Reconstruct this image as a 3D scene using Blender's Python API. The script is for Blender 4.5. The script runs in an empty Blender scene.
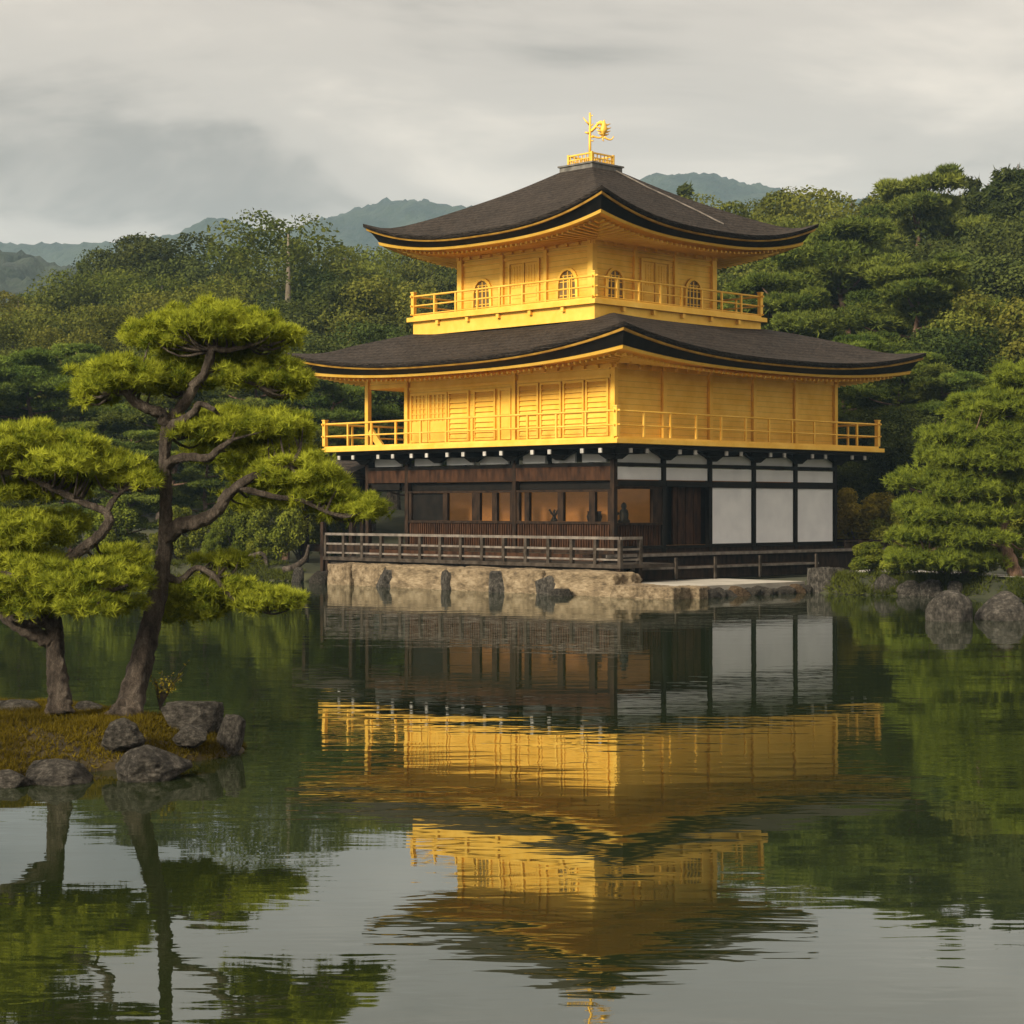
import bpy, math, random
import numpy as np
from mathutils import Vector, noise, Matrix

scn = bpy.context.scene
COL = scn.collection
R = math.radians
F = 1893.0            # focal length in pixels of a 1024 px frame
HZ = 508.0            # image row of the horizon
CZ = 2.0              # eye height over the water

# ------------------------------------------------------------------ camera
cam = bpy.data.cameras.new('camera')
cam.lens = F / 1024 * 36.0
cam.sensor_width = 36.0
cam.shift_y = -(512 - HZ) / 1024
cam.clip_start = 0.1
cam.clip_end = 9000
camo = bpy.data.objects.new('camera', cam)
camo.location = (0, 0, CZ)
camo.rotation_euler = (R(90), 0, 0)
COL.objects.link(camo)
scn.camera = camo

# ------------------------------------------------------------------ light
SUN_EL, SUN_AZ = R(27), R(221)       # azimuth clockwise from +Y
world = bpy.data.worlds.new('World')
scn.world = world
world.use_nodes = True
wn, wl = world.node_tree.nodes, world.node_tree.links
wn.clear()


def sky_nodes():
    def N(t, **k):
        n = wn.new(t)
        for a, v in k.items():
            setattr(n, a, v)
        return n
    out = N('ShaderNodeOutputWorld')
    bg = N('ShaderNodeBackground')
    bg.inputs['Strength'].default_value = 0.1
    sky = N('ShaderNodeTexSky', sky_type='NISHITA', sun_disc=False)
    sky.sun_elevation = SUN_EL
    sky.sun_rotation = SUN_AZ
    tc = N('ShaderNodeTexCoord')
    sep = N('ShaderNodeSeparateXYZ')
    wl.new(tc.outputs['Generated'], sep.inputs[0])

    def math_(op, a, b=None, c=None, clamp=False):
        m = N('ShaderNodeMath', operation=op, use_clamp=clamp)
        for i, v in enumerate((a, b, c)):
            if v is None:
                continue
            if isinstance(v, (int, float)):
                m.inputs[i].default_value = v
            else:
                wl.new(v, m.inputs[i])
        return m.outputs[0]
    zc = math_('MAXIMUM', sep.outputs['Z'], 0.0)
    den = math_('ADD', zc, 0.12)
    u = math_('DIVIDE', sep.outputs['X'], den)
    v = math_('DIVIDE', sep.outputs['Y'], den)
    comb = N('ShaderNodeCombineXYZ')
    wl.new(u, comb.inputs[0])
    wl.new(v, comb.inputs[1])
    comb.inputs[2].default_value = 3.7
    n1 = N('ShaderNodeTexNoise')
    n1.inputs['Scale'].default_value = 1.35
    n1.inputs['Detail'].default_value = 5
    n1.inputs['Roughness'].default_value = 0.56
    n1.inputs['Distortion'].default_value = 0.4
    wl.new(comb.outputs[0], n1.inputs['Vector'])
    # one heavier bank of cloud low on the left
    blob = N('ShaderNodeVectorMath', operation='DISTANCE')
    mp = N('ShaderNodeMapping')
    mp.inputs['Scale'].default_value = (0.85, 0.85, 2.4)
    wl.new(tc.outputs['Generated'], mp.inputs[0])
    wl.new(mp.outputs[0], blob.inputs[0])
    d0 = Vector((-0.26, 1.0, 0.215)).normalized()
    blob.inputs[1].default_value = (d0.x * 0.85, d0.y * 0.85, d0.z * 2.4)
    bl = math_('MULTIPLY_ADD', blob.outputs['Value'], -4.6, 1.0, clamp=True)
    nn = math_('MULTIPLY_ADD', bl, -0.14, n1.outputs['Fac'])
    ramp = N('ShaderNodeValToRGB')
    cr = ramp.color_ramp
    cr.interpolation = 'EASE'
    cr.elements[0].position = 0.25
    cr.elements[0].color = (0.335, 0.28, 0.225, 1)
    cr.elements[1].position = 0.74
    cr.elements[1].color = (0.83, 0.71, 0.575, 1)
    e = cr.elements.new(0.48)
    e.color = (0.585, 0.50, 0.41, 1)
    wl.new(nn, ramp.inputs[0])
    # overcast sky grows brighter towards the zenith
    z2 = math_('SUBTRACT', zc, 0.22)
    z3 = math_('MAXIMUM', z2, 0.0)
    zb = math_('MULTIPLY_ADD', z3, 1.2, 1.0)
    zt = math_('MULTIPLY', zb, 9.3)
    mul = N('ShaderNodeVectorMath', operation='SCALE')
    wl.new(ramp.outputs['Color'], mul.inputs[0])
    wl.new(zt, mul.inputs['Scale'])
    mix = N('ShaderNodeMix', data_type='RGBA')
    mix.inputs['Factor'].default_value = 0.93
    wl.new(sky.outputs['Color'], mix.inputs['A'])
    wl.new(mul.outputs[0], mix.inputs['B'])
    wl.new(mix.outputs['Result'], bg.inputs['Color'])
    wl.new(bg.outputs[0], out.inputs['Surface'])


sky_nodes()
sun = bpy.data.lights.new('sun', 'SUN')
sun.energy = 5.0
sun.angle = R(14)
sun.color = (1.0, 0.89, 0.71)
suno = bpy.data.objects.new('sun', sun)
sdir = Vector((math.sin(SUN_AZ) * math.cos(SUN_EL), math.cos(SUN_AZ) * math.cos(SUN_EL), math.sin(SUN_EL)))
suno.rotation_euler = (-sdir).to_track_quat('-Z', 'Y').to_euler()
suno.location = (-60, -20, 60)
COL.objects.link(suno)

scn.view_settings.view_transform = 'Standard'
scn.view_settings.look = 'None'
scn.view_settings.exposure = 0.4
scn.view_settings.gamma = 1.0
scn.cycles.use_denoising = True
scn.cycles.denoising_prefilter = 'ACCURATE'
scn.cycles.use_adaptive_sampling = False
scn.cycles.max_bounces = 6
scn.cycles.diffuse_bounces = 3
scn.cycles.glossy_bounces = 4
scn.cycles.transmission_bounces = 3
scn.cycles.volume_bounces = 0
scn.cycles.caustics_reflective = False
scn.cycles.caustics_refractive = False

# ------------------------------------------------------------------ helpers
rng = np.random.default_rng(7)
random.seed(7)


def P(px, py, Y):
    """world point seen at picture point (px, py) at distance Y (layout helper)"""
    return Vector(((px - 512) * Y / F, Y, CZ + (HZ - py) * Y / F))


def tag(o, label=None, cat=None, group=None, kind=None):
    if label:
        o['label'] = label
    if cat:
        o['category'] = cat
    if group:
        o['group'] = group
    if kind:
        o['kind'] = kind
    return o


def empty(name, loc, rz=0.0, parent=None):
    o = bpy.data.objects.new(name, None)
    o.location = loc
    o.rotation_euler = (0, 0, rz)
    o.empty_display_size = 0.3
    if parent:
        o.parent = parent
    COL.objects.link(o)
    return o


class MB:
    """collects shapes, builds ONE mesh object"""

    def __init__(s):
        s.v, s.f, s.mi = [], [], []

    def add(s, verts, faces, mi=0):
        b = len(s.v)
        s.v += [tuple(p) for p in verts]
        s.f += [tuple(i + b for i in f) for f in faces]
        s.mi += [mi] * len(faces)
        return s

    def box(s, x0, y0, z0, x1, y1, z1, mi=0):
        x0, x1 = min(x0, x1), max(x0, x1)
        y0, y1 = min(y0, y1), max(y0, y1)
        z0, z1 = min(z0, z1), max(z0, z1)
        v = [(x0, y0, z0), (x1, y0, z0), (x1, y1, z0), (x0, y1, z0), (x0, y0, z1), (x1, y0, z1), (x1, y1, z1), (x0, y1, z1)]
        f = [(0, 3, 2, 1), (4, 5, 6, 7), (0, 1, 5, 4), (1, 2, 6, 5), (2, 3, 7, 6), (3, 0, 4, 7)]
        return s.add(v, f, mi)

    def beam(s, p, q, w, h, mi=0):
        p, q = Vector(p), Vector(q)
        d = (q - p).normalized()
        up = Vector((0, 0, 1)) if abs(d.z) < 0.95 else Vector((1, 0, 0))
        a = d.cross(up).normalized() * (w / 2)
        b = a.cross(d).normalized() * (h / 2)
        v = [p - a - b, p + a - b, p + a + b, p - a + b, q - a - b, q + a - b, q + a + b, q - a + b]
        f = [(0, 3, 2, 1), (4, 5, 6, 7), (0, 1, 5, 4), (1, 2, 6, 5), (2, 3, 7, 6), (3, 0, 4, 7)]
        return s.add(v, f, mi)

    def tube(s, path, radii, n=8, rough=0.0, seed=0, caps=True, mi=0):
        path = [Vector(p) for p in path]
        m = len(path)
        if not hasattr(radii, '__len__'):
            radii = [radii] * m
        verts, faces = [], []
        t0 = (path[1] - path[0]).normalized()
        ref = Vector((0, 0, 1)) if abs(t0.z) < 0.9 else Vector((1, 0, 0))
        nrm = t0.cross(ref).normalized()
        for i in range(m):
            t = (path[min(i + 1, m - 1)] - path[max(i - 1, 0)]).normalized()
            nrm = (nrm - t * nrm.dot(t)).normalized()
            bi = t.cross(nrm)
            for k in range(n):
                a = 2 * math.pi * k / n
                r = radii[i]
                if rough:
                    r *= 1 + rough * noise.noise(Vector((math.cos(a) * 1.7, math.sin(a) * 1.7, i * 0.35 + seed * 9.1)))
                    if n > 18:
                        r *= 1 - 0.20 * abs(noise.noise(Vector((math.cos(a) * 4.5, math.sin(a) * 4.5, i * 0.22 + seed * 3.3)))) + 0.05
                verts.append(path[i] + (nrm * math.cos(a) + bi * math.sin(a)) * r)
        for i in range(m - 1):
            for k in range(n):
                a, b = i * n + k, i * n + (k + 1) % n
                faces.append((a, b, b + n, a + n))
        if caps:
            faces.append(tuple(range(n - 1, -1, -1)))
            faces.append(tuple((m - 1) * n + k for k in range(n)))
        return s.add(verts, faces, mi)

    def rings(s, rings, closed=True, mi=0):
        n = len(rings[0])
        verts = [p for r in rings for p in r]
        faces = []
        for i in range(len(rings) - 1):
            for k in range(n if closed else n - 1):
                a, b = i * n + k, i * n + (k + 1) % n
                faces.append((a, b, b + n, a + n))
        return s.add(verts, faces, mi)

    def build(s, name, mats, parent=None, smooth=False):
        me = bpy.data.meshes.new(name)
        me.from_pydata(s.v, [], s.f)
        if not isinstance(mats, (list, tuple)):
            mats = [mats]
        for m in mats:
            me.materials.append(m)
        if len(mats) > 1:
            me.polygons.foreach_set('material_index', s.mi)
        if smooth:
            me.polygons.foreach_set('use_smooth', [True] * len(me.polygons))
        me.validate()
        o = bpy.data.objects.new(name, me)
        if parent:
            o.parent = parent
        COL.objects.link(o)
        return o


def mesh_np(name, V, k, mat, tone=None):
    """V: (nf*k,3) unshared corners, k corners per face"""
    nf = len(V) // k
    me = bpy.data.meshes.new(name)
    me.vertices.add(nf * k)
    me.vertices.foreach_set('co', np.ascontiguousarray(V, dtype=np.float32).ravel())
    me.loops.add(nf * k)
    me.loops.foreach_set('vertex_index', np.arange(nf * k, dtype=np.int32))
    me.polygons.add(nf)
    me.polygons.foreach_set('loop_start', np.arange(0, nf * k, k, dtype=np.int32))
    me.polygons.foreach_set('loop_total', np.full(nf, k, dtype=np.int32))
    if tone is not None:
        at = me.attributes.new('tone', 'FLOAT', 'FACE')
        at.data.foreach_set('value', np.ascontiguousarray(tone, dtype=np.float32))
    me.materials.append(mat)
    me.update(calc_edges=True)
    return me


def link(name, me, parent=None):
    o = bpy.data.objects.new(name, me)
    if parent:
        o.parent = parent
    COL.objects.link(o)
    return o


def spline(pts, n=6):
    """Catmull-Rom resample of a list of tuples (any width)"""
    pts = [np.array(p, float) for p in pts]
    ext = [2 * pts[0] - pts[1]] + pts + [2 * pts[-1] - pts[-2]]
    out = []
    for i in range(1, len(ext) - 2):
        p0, p1, p2, p3 = ext[i - 1:i + 3]
        for j in range(n):
            t = j / n
            out.append(0.5 * ((2 * p1) + (-p0 + p2) * t + (2 * p0 - 5 * p1 + 4 * p2 - p3) * t * t + (-p0 + 3 * p1 - 3 * p2 + p3) * t ** 3))
    out.append(pts[-1])
    return out


# ------------------------------------------------------------------ materials
def mat(name):
    m = bpy.data.materials.new(name)
    m.use_nodes = True
    nt = m.node_tree
    b = nt.nodes['Principled BSDF']
    return m, nt, b


def nd(nt, t, **k):
    n = nt.nodes.new(t)
    for a, v in k.items():
        if a in n.inputs:
            n.inputs[a].default_value = v
        else:
            setattr(n, a, v)
    return n


def coords(nt, scale=(1, 1, 1), space='Object'):
    tc = nd(nt, 'ShaderNodeTexCoord')
    mp = nd(nt, 'ShaderNodeMapping')
    mp.inputs['Scale'].default_value = scale
    nt.links.new(tc.outputs[space], mp.inputs[0])
    return mp.outputs[0]


def simple(name, c1, c2, rough=0.7, scale=3.0, stretch=(1, 1, 1), bump=0.0, bscale=None, metal=0.0, detail=5, space='Object', dist=0.02, lo=0.35, hi=0.65, spec=0.5):
    m, nt, b = mat(name)
    vec = coords(nt, stretch, space)
    n = nd(nt, 'ShaderNodeTexNoise', Scale=scale, Detail=detail)
    nt.links.new(vec, n.inputs['Vector'])
    r = nd(nt, 'ShaderNodeValToRGB')
    r.color_ramp.elements[0].position = lo
    r.color_ramp.elements[1].position = hi
    r.color_ramp.elements[0].color = (*c1, 1)
    r.color_ramp.elements[1].color = (*c2, 1)
    nt.links.new(n.outputs['Fac'], r.inputs[0])
    nt.links.new(r.outputs[0], b.inputs['Base Color'])
    b.inputs['Roughness'].default_value = rough
    b.inputs['Metallic'].default_value = metal
    b.inputs['Specular IOR Level'].default_value = spec
    if bump:
        n2 = nd(nt, 'ShaderNodeTexNoise', Scale=bscale or scale * 4, Detail=6)
        nt.links.new(vec, n2.inputs['Vector'])
        bp = nd(nt, 'ShaderNodeBump', Strength=bump, Distance=dist)
        nt.links.new(n2.outputs['Fac'], bp.inputs['Height'])
        nt.links.new(bp.outputs[0], b.inputs['Normal'])
    return m


def gold_mat(name, lines=0.0):
    m, nt, b = mat(name)
    vec = coords(nt)
    n = nd(nt, 'ShaderNodeTexNoise', Scale=1.6, Detail=7, Roughness=0.65)
    nt.links.new(vec, n.inputs['Vector'])
    r = nd(nt, 'ShaderNodeValToRGB')
    r.color_ramp.elements[0].position = 0.3
    r.color_ramp.elements[1].position = 0.7
    r.color_ramp.elements[0].color = (0.80, 0.45, 0.050, 1)
    r.color_ramp.elements[1].color = (0.96, 0.62, 0.125, 1)
    nt.links.new(n.outputs['Fac'], r.inputs[0])
    nt.links.new(r.outputs[0], b.inputs['Base Color'])
    b.inputs['Metallic'].default_value = 0.55
    b.inputs['Specular IOR Level'].default_value = 0.2
    n3 = nd(nt, 'ShaderNodeTexNoise', Scale=5.0, Detail=4)
    nt.links.new(vec, n3.inputs['Vector'])
    mr = nd(nt, 'ShaderNodeMapRange')
    mr.inputs['To Min'].default_value = 0.46
    mr.inputs['To Max'].default_value = 0.66
    nt.links.new(n3.outputs['Fac'], mr.inputs['Value'])
    nt.links.new(mr.outputs[0], b.inputs['Roughness'])
    if lines:
        w = nd(nt, 'ShaderNodeTexWave', wave_type='BANDS', bands_direction='Z', wave_profile='SAW', Scale=lines, Distortion=0.25, Detail=2)
        w.inputs['Detail Scale'].default_value = 0.6
        nt.links.new(vec, w.inputs['Vector'])
        sm = nd(nt, 'ShaderNodeMapRange')
        sm.inputs['From Min'].default_value = 0.86
        sm.inputs['From Max'].default_value = 0.97
        sm.inputs['To Min'].default_value = 1.0
        sm.inputs['To Max'].default_value = 0.72
        nt.links.new(w.outputs['Fac'], sm.inputs['Value'])
        sc_ = nd(nt, 'ShaderNodeVectorMath', operation='SCALE')
        nt.links.new(r.outputs[0], sc_.inputs[0])
        nt.links.new(sm.outputs[0], sc_.inputs['Scale'])
        nt.links.new(sc_.outputs[0], b.inputs['Base Color'])
        bp = nd(nt, 'ShaderNodeBump', Strength=0.55, Distance=0.016)
        nt.links.new(w.outputs['Fac'], bp.inputs['Height'])
        bp2 = nd(nt, 'ShaderNodeBump', Strength=0.18, Distance=0.01)
        nt.links.new(n3.outputs['Fac'], bp2.inputs['Height'])
        nt.links.new(bp.outputs[0], bp2.inputs['Normal'])
        nt.links.new(bp2.outputs[0], b.inputs['Normal'])
    return m


def foliage(name, dark, light, trans=0.35, obj_var=0.0, nscale=1.5, rough=0.6):
    m = bpy.data.materials.new(name)
    m.use_nodes = True
    nt = m.node_tree
    nt.nodes.clear()
    out = nd(nt, 'ShaderNodeOutputMaterial')
    at = nd(nt, 'ShaderNodeAttribute', attribute_name='tone')
    r = nd(nt, 'ShaderNodeValToRGB')
    r.color_ramp.elements[0].color = (*dark, 1)
    r.color_ramp.elements[1].color = (*light, 1)
    nt.links.new(at.outputs['Fac'], r.inputs[0])
    col = r.outputs[0]
    if obj_var:
        oi = nd(nt, 'ShaderNodeObjectInfo')
        hs = nd(nt, 'ShaderNodeHueSaturation')
        a = nd(nt, 'ShaderNodeMapRange')
        a.inputs['To Min'].default_value = 0.5 - 0.03
        a.inputs['To Max'].default_value = 0.5 + 0.006
        nt.links.new(oi.outputs['Random'], a.inputs['Value'])
        nt.links.new(a.outputs[0], hs.inputs['Hue'])
        mm = nd(nt, 'ShaderNodeMath', operation='MULTIPLY')
        mm.inputs[1].default_value = 7.31
        fr = nd(nt, 'ShaderNodeMath', operation='FRACT')
        nt.links.new(oi.outputs['Random'], mm.inputs[0])
        nt.links.new(mm.outputs[0], fr.inputs[0])
        c = nd(nt, 'ShaderNodeMapRange')
        c.inputs['To Min'].default_value = 1.0 - obj_var
        c.inputs['To Max'].default_value = 1.0 + obj_var
        nt.links.new(fr.outputs[0], c.inputs['Value'])
        nt.links.new(c.outputs[0], hs.inputs['Value'])
        nt.links.new(col, hs.inputs['Color'])
        col = hs.outputs[0]
    df = nd(nt, 'ShaderNodeBsdfDiffuse')
    tr = nd(nt, 'ShaderNodeBsdfTranslucent')
    nt.links.new(col, df.inputs[0])
    nt.links.new(col, tr.inputs[0])
    mx = nd(nt, 'ShaderNodeMixShader')
    mx.inputs[0].default_value = trans
    nt.links.new(df.outputs[0], mx.inputs[1])
    nt.links.new(tr.outputs[0], mx.inputs[2])
    nt.links.new(mx.outputs[0], out.inputs['Surface'])
    return m


def shingle_mat():
    m, nt, b = mat('bark_shingle')
    vec = coords(nt)
    w = nd(nt, 'ShaderNodeTexWave', wave_type='BANDS', bands_direction='Z', wave_profile='SAW', Scale=3.2, Distortion=1.6, Detail=3)
    w.inputs['Detail Scale'].default_value = 1.8
    nt.links.new(vec, w.inputs['Vector'])
    n = nd(nt, 'ShaderNodeTexNoise', Scale=1.3, Detail=8, Roughness=0.7)
    nt.links.new(vec, n.inputs['Vector'])
    n2 = nd(nt, 'ShaderNodeTexNoise', Scale=9.0, Detail=4)
    v2 = coords(nt, (1, 1, 3.5))
    nt.links.new(v2, n2.inputs['Vector'])
    add = nd(nt, 'ShaderNodeMath', operation='MULTIPLY_ADD')
    nt.links.new(w.outputs['Fac'], add.inputs[0])
    add.inputs[1].default_value = 0.28
    nt.links.new(n2.outputs['Fac'], add.inputs[2])
    sub = nd(nt, 'ShaderNodeMath', operation='MULTIPLY_ADD')
    nt.links.new(n.outputs['Fac'], sub.inputs[0])
    sub.inputs[1].default_value = 0.7
    nt.links.new(add.outputs[0], sub.inputs[2])
    r = nd(nt, 'ShaderNodeValToRGB')
    r.color_ramp.elements[0].position = 0.62
    r.color_ramp.elements[1].position = 1.25
    r.color_ramp.elements[0].color = (0.005, 0.004, 0.003, 1)
    r.color_ramp.elements[1].color = (0.052, 0.041, 0.033, 1)
    dv = nd(nt, 'ShaderNodeMath', operation='MULTIPLY')
    dv.inputs[1].default_value = 0.8
    nt.links.new(sub.outputs[0], dv.inputs[0])
    r.color_ramp.elements[0].position = 0.5
    r.color_ramp.elements[1].position = 0.98
    nt.links.new(dv.outputs[0], r.inputs[0])
    nt.links.new(r.outputs[0], b.inputs['Base Color'])
    b.inputs['Roughness'].default_value = 0.8
    b.inputs['Specular IOR Level'].default_value = 0.08
    bp = nd(nt, 'ShaderNodeBump', Strength=0.9, Distance=0.07)
    nt.links.new(add.outputs[0], bp.inputs['Height'])
    nt.links.new(bp.outputs[0], b.inputs['Normal'])
    return m


def rock_mat(name, c1, c2, c3, scale=2.0, bump=0.8, dist=0.06, stretch=(1, 1, 1), crack=0.45):
    m, nt, b = mat(name)
    vec = coords(nt, stretch, space='Object')
    n = nd(nt, 'ShaderNodeTexNoise', Scale=scale, Detail=10, Roughness=0.7)
    nt.links.new(vec, n.inputs['Vector'])
    r = nd(nt, 'ShaderNodeValToRGB')
    r.color_ramp.elements[0].position = 0.34
    r.color_ramp.elements[1].position = 0.68
    r.color_ramp.elements[0].color = (*c1, 1)
    r.color_ramp.elements[1].color = (*c3, 1)
    e = r.color_ramp.elements.new(0.5)
    e.color = (*c2, 1)
    nt.links.new(n.outputs['Fac'], r.inputs[0])
    b.inputs['Roughness'].default_value = 0.85
    b.inputs['Specular IOR Level'].default_value = 0.2
    v = nd(nt, 'ShaderNodeTexVoronoi', feature='DISTANCE_TO_EDGE', Scale=scale * 2.3)
    n2 = nd(nt, 'ShaderNodeTexNoise', Scale=scale * 5, Detail=8, Roughness=0.7)
    nt.links.new(vec, n2.inputs['Vector'])
    wv = nd(nt, 'ShaderNodeMix', data_type='VECTOR')
    wv.inputs['Factor'].default_value = 0.25
    nt.links.new(vec, wv.inputs['A'])
    nt.links.new(n2.outputs['Color'], wv.inputs['B'])
    nt.links.new(wv.outputs['Result'], v.inputs['Vector'])
    pw = nd(nt, 'ShaderNodeMath', operation='POWER', use_clamp=True)
    nt.links.new(v.outputs['Distance'], pw.inputs[0])
    pw.inputs[1].default_value = 0.4
    ck = nd(nt, 'ShaderNodeMapRange')
    ck.inputs['From Max'].default_value = 0.55
    ck.inputs['To Min'].default_value = crack
    nt.links.new(pw.outputs[0], ck.inputs['Value'])
    cm = nd(nt, 'ShaderNodeVectorMath', operation='SCALE')
    nt.links.new(r.outputs[0], cm.inputs[0])
    nt.links.new(ck.outputs[0], cm.inputs['Scale'])
    nt.links.new(cm.outputs[0], b.inputs['Base Color'])
    ad = nd(nt, 'ShaderNodeMath', operation='MULTIPLY_ADD')
    nt.links.new(pw.outputs[0], ad.inputs[0])
    ad.inputs[1].default_value = 0.35 if crack < 0.7 else 0.08
    nt.links.new(n2.outputs['Fac'], ad.inputs[2])
    bp = nd(nt, 'ShaderNodeBump', Strength=bump, Distance=dist)
    nt.links.new(ad.outputs[0], bp.inputs['Height'])
    nt.links.new(bp.outputs[0], b.inputs['Normal'])
    return m


def water_mat():
    m = bpy.data.materials.new('pond_water')
    m.use_nodes = True
    nt = m.node_tree
    nt.nodes.clear()
    out = nd(nt, 'ShaderNodeOutputMaterial')
    tc = nd(nt, 'ShaderNodeTexCoord')

    def nz(sx, sy, detail, off):
        mp = nd(nt, 'ShaderNodeMapping')
        mp.inputs['Scale'].default_value = (sx, sy, 1)
        mp.inputs['Location'].default_value = (off, off * 0.7, 0)
        nt.links.new(tc.outputs['Object'], mp.inputs[0])
        n = nd(nt, 'ShaderNodeTexNoise', Scale=1.0, Detail=detail, Roughness=0.5, Distortion=0.3)
        nt.links.new(mp.outputs[0], n.inputs['Vector'])
        return n.outputs['Fac']
    big = nz(0.45, 1.1, 1, 3)
    mid = nz(1.7, 5.0, 2, 11)
    fine = nz(6.0, 17.0, 1, 5)
    patch = nz(0.05, 0.16, 2, 8)
    pr = nd(nt, 'ShaderNodeMapRange')
    pr.inputs['From Min'].default_value = 0.38
    pr.inputs['From Max'].default_value = 0.62
    pr.inputs['To Min'].default_value = 0.35
    pr.inputs['To Max'].default_value = 1.25
    nt.links.new(patch, pr.inputs['Value'])

    def ma(a, k, b=None):
        x = nd(nt, 'ShaderNodeMath', operation='MULTIPLY_ADD')
        nt.links.new(a, x.inputs[0])
        if isinstance(k, float):
            x.inputs[1].default_value = k
        else:
            nt.links.new(k, x.inputs[1])
        if b is None:
            x.inputs[2].default_value = 0
        else:
            nt.links.new(b, x.inputs[2])
        return x.outputs[0]
    h = ma(big, 1.0)
    h2 = ma(mid, 0.42)
    h3 = ma(fine, 0.028, h2)
    h = ma(h3, pr.outputs[0], h)
    bp = nd(nt, 'ShaderNodeBump', Strength=1.0, Distance=WATER_AMP)
    nt.links.new(h, bp.inputs['Height'])
    gl = nd(nt, 'ShaderNodeBsdfGlossy', Roughness=0.015)
    gl.inputs['Color'].default_value = (0.93, 0.96, 0.97, 1)
    df = nd(nt, 'ShaderNodeBsdfDiffuse')
    df.inputs['Color'].default_value = (0.014, 0.020, 0.006, 1)
    fr = nd(nt, 'ShaderNodeFresnel', IOR=2.25)
    nt.links.new(bp.outputs[0], fr.inputs['Normal'])
    nt.links.new(bp.outputs[0], gl.inputs['Normal'])
    mx = nd(nt, 'ShaderNodeMixShader')
    nt.links.new(fr.outputs[0], mx.inputs[0])
    nt.links.new(df.outputs[0], mx.inputs[1])
    nt.links.new(gl.outputs[0], mx.inputs[2])
    nt.links.new(mx.outputs[0], out.inputs['Surface'])
    return m


WATER_AMP = 0.0036
HAZE = 0.0003

M = {}
M['gold'] = gold_mat('gold_leaf')
M['gold_wall'] = gold_mat('gold_leaf_boards', lines=2.2)
M['bark_roof'] = shingle_mat()
M['black'] = simple('black_lacquer', (0.004, 0.0035, 0.003), (0.010, 0.008, 0.006), rough=0.55, scale=4, spec=0.12)
M['wood'] = simple('dark_weathered_wood', (0.009, 0.005, 0.003), (0.032, 0.018, 0.010), rough=0.75, scale=3, stretch=(3, 3, 1), bump=0.3, spec=0.15)
M['brown'] = simple('brown_wood', (0.018, 0.008, 0.004), (0.055, 0.024, 0.011), rough=0.7, scale=4, stretch=(2, 2, 0.6), bump=0.2, spec=0.15)
M['greywood'] = simple('grey_weathered_wood', (0.024, 0.018, 0.013), (0.065, 0.052, 0.040), rough=0.85, scale=5, bump=0.2, spec=0.15)
M['rail_top'] = simple('pale_worn_rail', (0.075, 0.062, 0.05), (0.17, 0.145, 0.12), rough=0.65, scale=6)
M['plaster'] = simple('white_plaster', (0.72, 0.73, 0.74), (0.83, 0.84, 0.84), rough=0.8, scale=1.6, bump=0.08, bscale=30)
M['whitecap'] = simple('white_painted_end', (0.28, 0.27, 0.25), (0.50, 0.48, 0.44), rough=0.7, scale=8)
M['stone_pale'] = rock_mat('pale_sandstone', (0.085, 0.062, 0.038), (0.24, 0.18, 0.108), (0.39, 0.31, 0.20), 2.6, 0.9, 0.07, (1, 1, 1), 0.8)
M['stone_grey'] = rock_mat('grey_boulder', (0.026, 0.023, 0.018), (0.11, 0.098, 0.08), (0.29, 0.26, 0.215), 4.0, 1.0, 0.14)
M['stone_dark'] = rock_mat('dark_rubble', (0.018, 0.015, 0.011), (0.06, 0.052, 0.04), (0.15, 0.13, 0.10), 5.0, 1.0, 0.08)
M['stone_rust'] = rock_mat('rusty_rubble', (0.05, 0.03, 0.015), (0.16, 0.10, 0.05), (0.27, 0.20, 0.12), 5.0, 1.0, 0.08)
M['concrete'] = simple('pale_stone_slab', (0.27, 0.25, 0.21), (0.42, 0.39, 0.33), rough=0.85, scale=1.5, bump=0.3, bscale=14)
M['bark'] = rock_mat('pine_bark', (0.035, 0.026, 0.019), (0.16, 0.125, 0.095), (0.34, 0.28, 0.22), 9.0, 1.0, 0.10, (1, 1, 0.34), 0.22)
M['bark_red'] = rock_mat('red_pine_bark', (0.05, 0.03, 0.02), (0.19, 0.115, 0.075), (0.34, 0.23, 0.16), 4.0, 0.9, 0.06, (1, 1, 0.4))
M['bark_pale'] = simple('pale_bare_bark', (0.16, 0.13, 0.09), (0.30, 0.25, 0.18), rough=0.85, scale=3)
M['needle_near'] = foliage('needles_bright', (0.105, 0.140, 0.014), (0.46, 0.49, 0.050), 0.40)
M['needle_bank'] = foliage('needles_green', (0.070, 0.100, 0.015), (0.240, 0.285, 0.034), 0.35)
M['needle_far'] = foliage('needles_far', (0.050, 0.085, 0.018), (0.165, 0.215, 0.036), 0.30, 0.22)
M['leaf_olive'] = foliage('leaves_olive', (0.046, 0.066, 0.013), (0.150, 0.165, 0.028), 0.30, 0.22)
M['leaf_dark'] = foliage('leaves_dark', (0.026, 0.042, 0.012), (0.085, 0.110, 0.026), 0.25, 0.2)
M['leaf_shrub'] = foliage('leaves_shrub', (0.0750, 0.1050, 0.0150), (0.2100, 0.2400, 0.0300), 0.35, 0.25)
M['leaf_yellow'] = foliage('leaves_yellowing', (0.1260, 0.1120, 0.0140), (0.3360, 0.2660, 0.0350), 0.35)
M['moss'] = foliage('moss_blades', (0.0562, 0.0435, 0.0060), (0.1650, 0.1237, 0.0112), 0.25)
M['grass'] = foliage('grass_blades', (0.04, 0.052, 0.010), (0.12, 0.135, 0.022), 0.3)
M['ground'] = simple('forest_floor', (0.018, 0.022, 0.008), (0.050, 0.050, 0.018), rough=0.95, scale=0.9, space='Object', bump=0.5, bscale=6)
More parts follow.
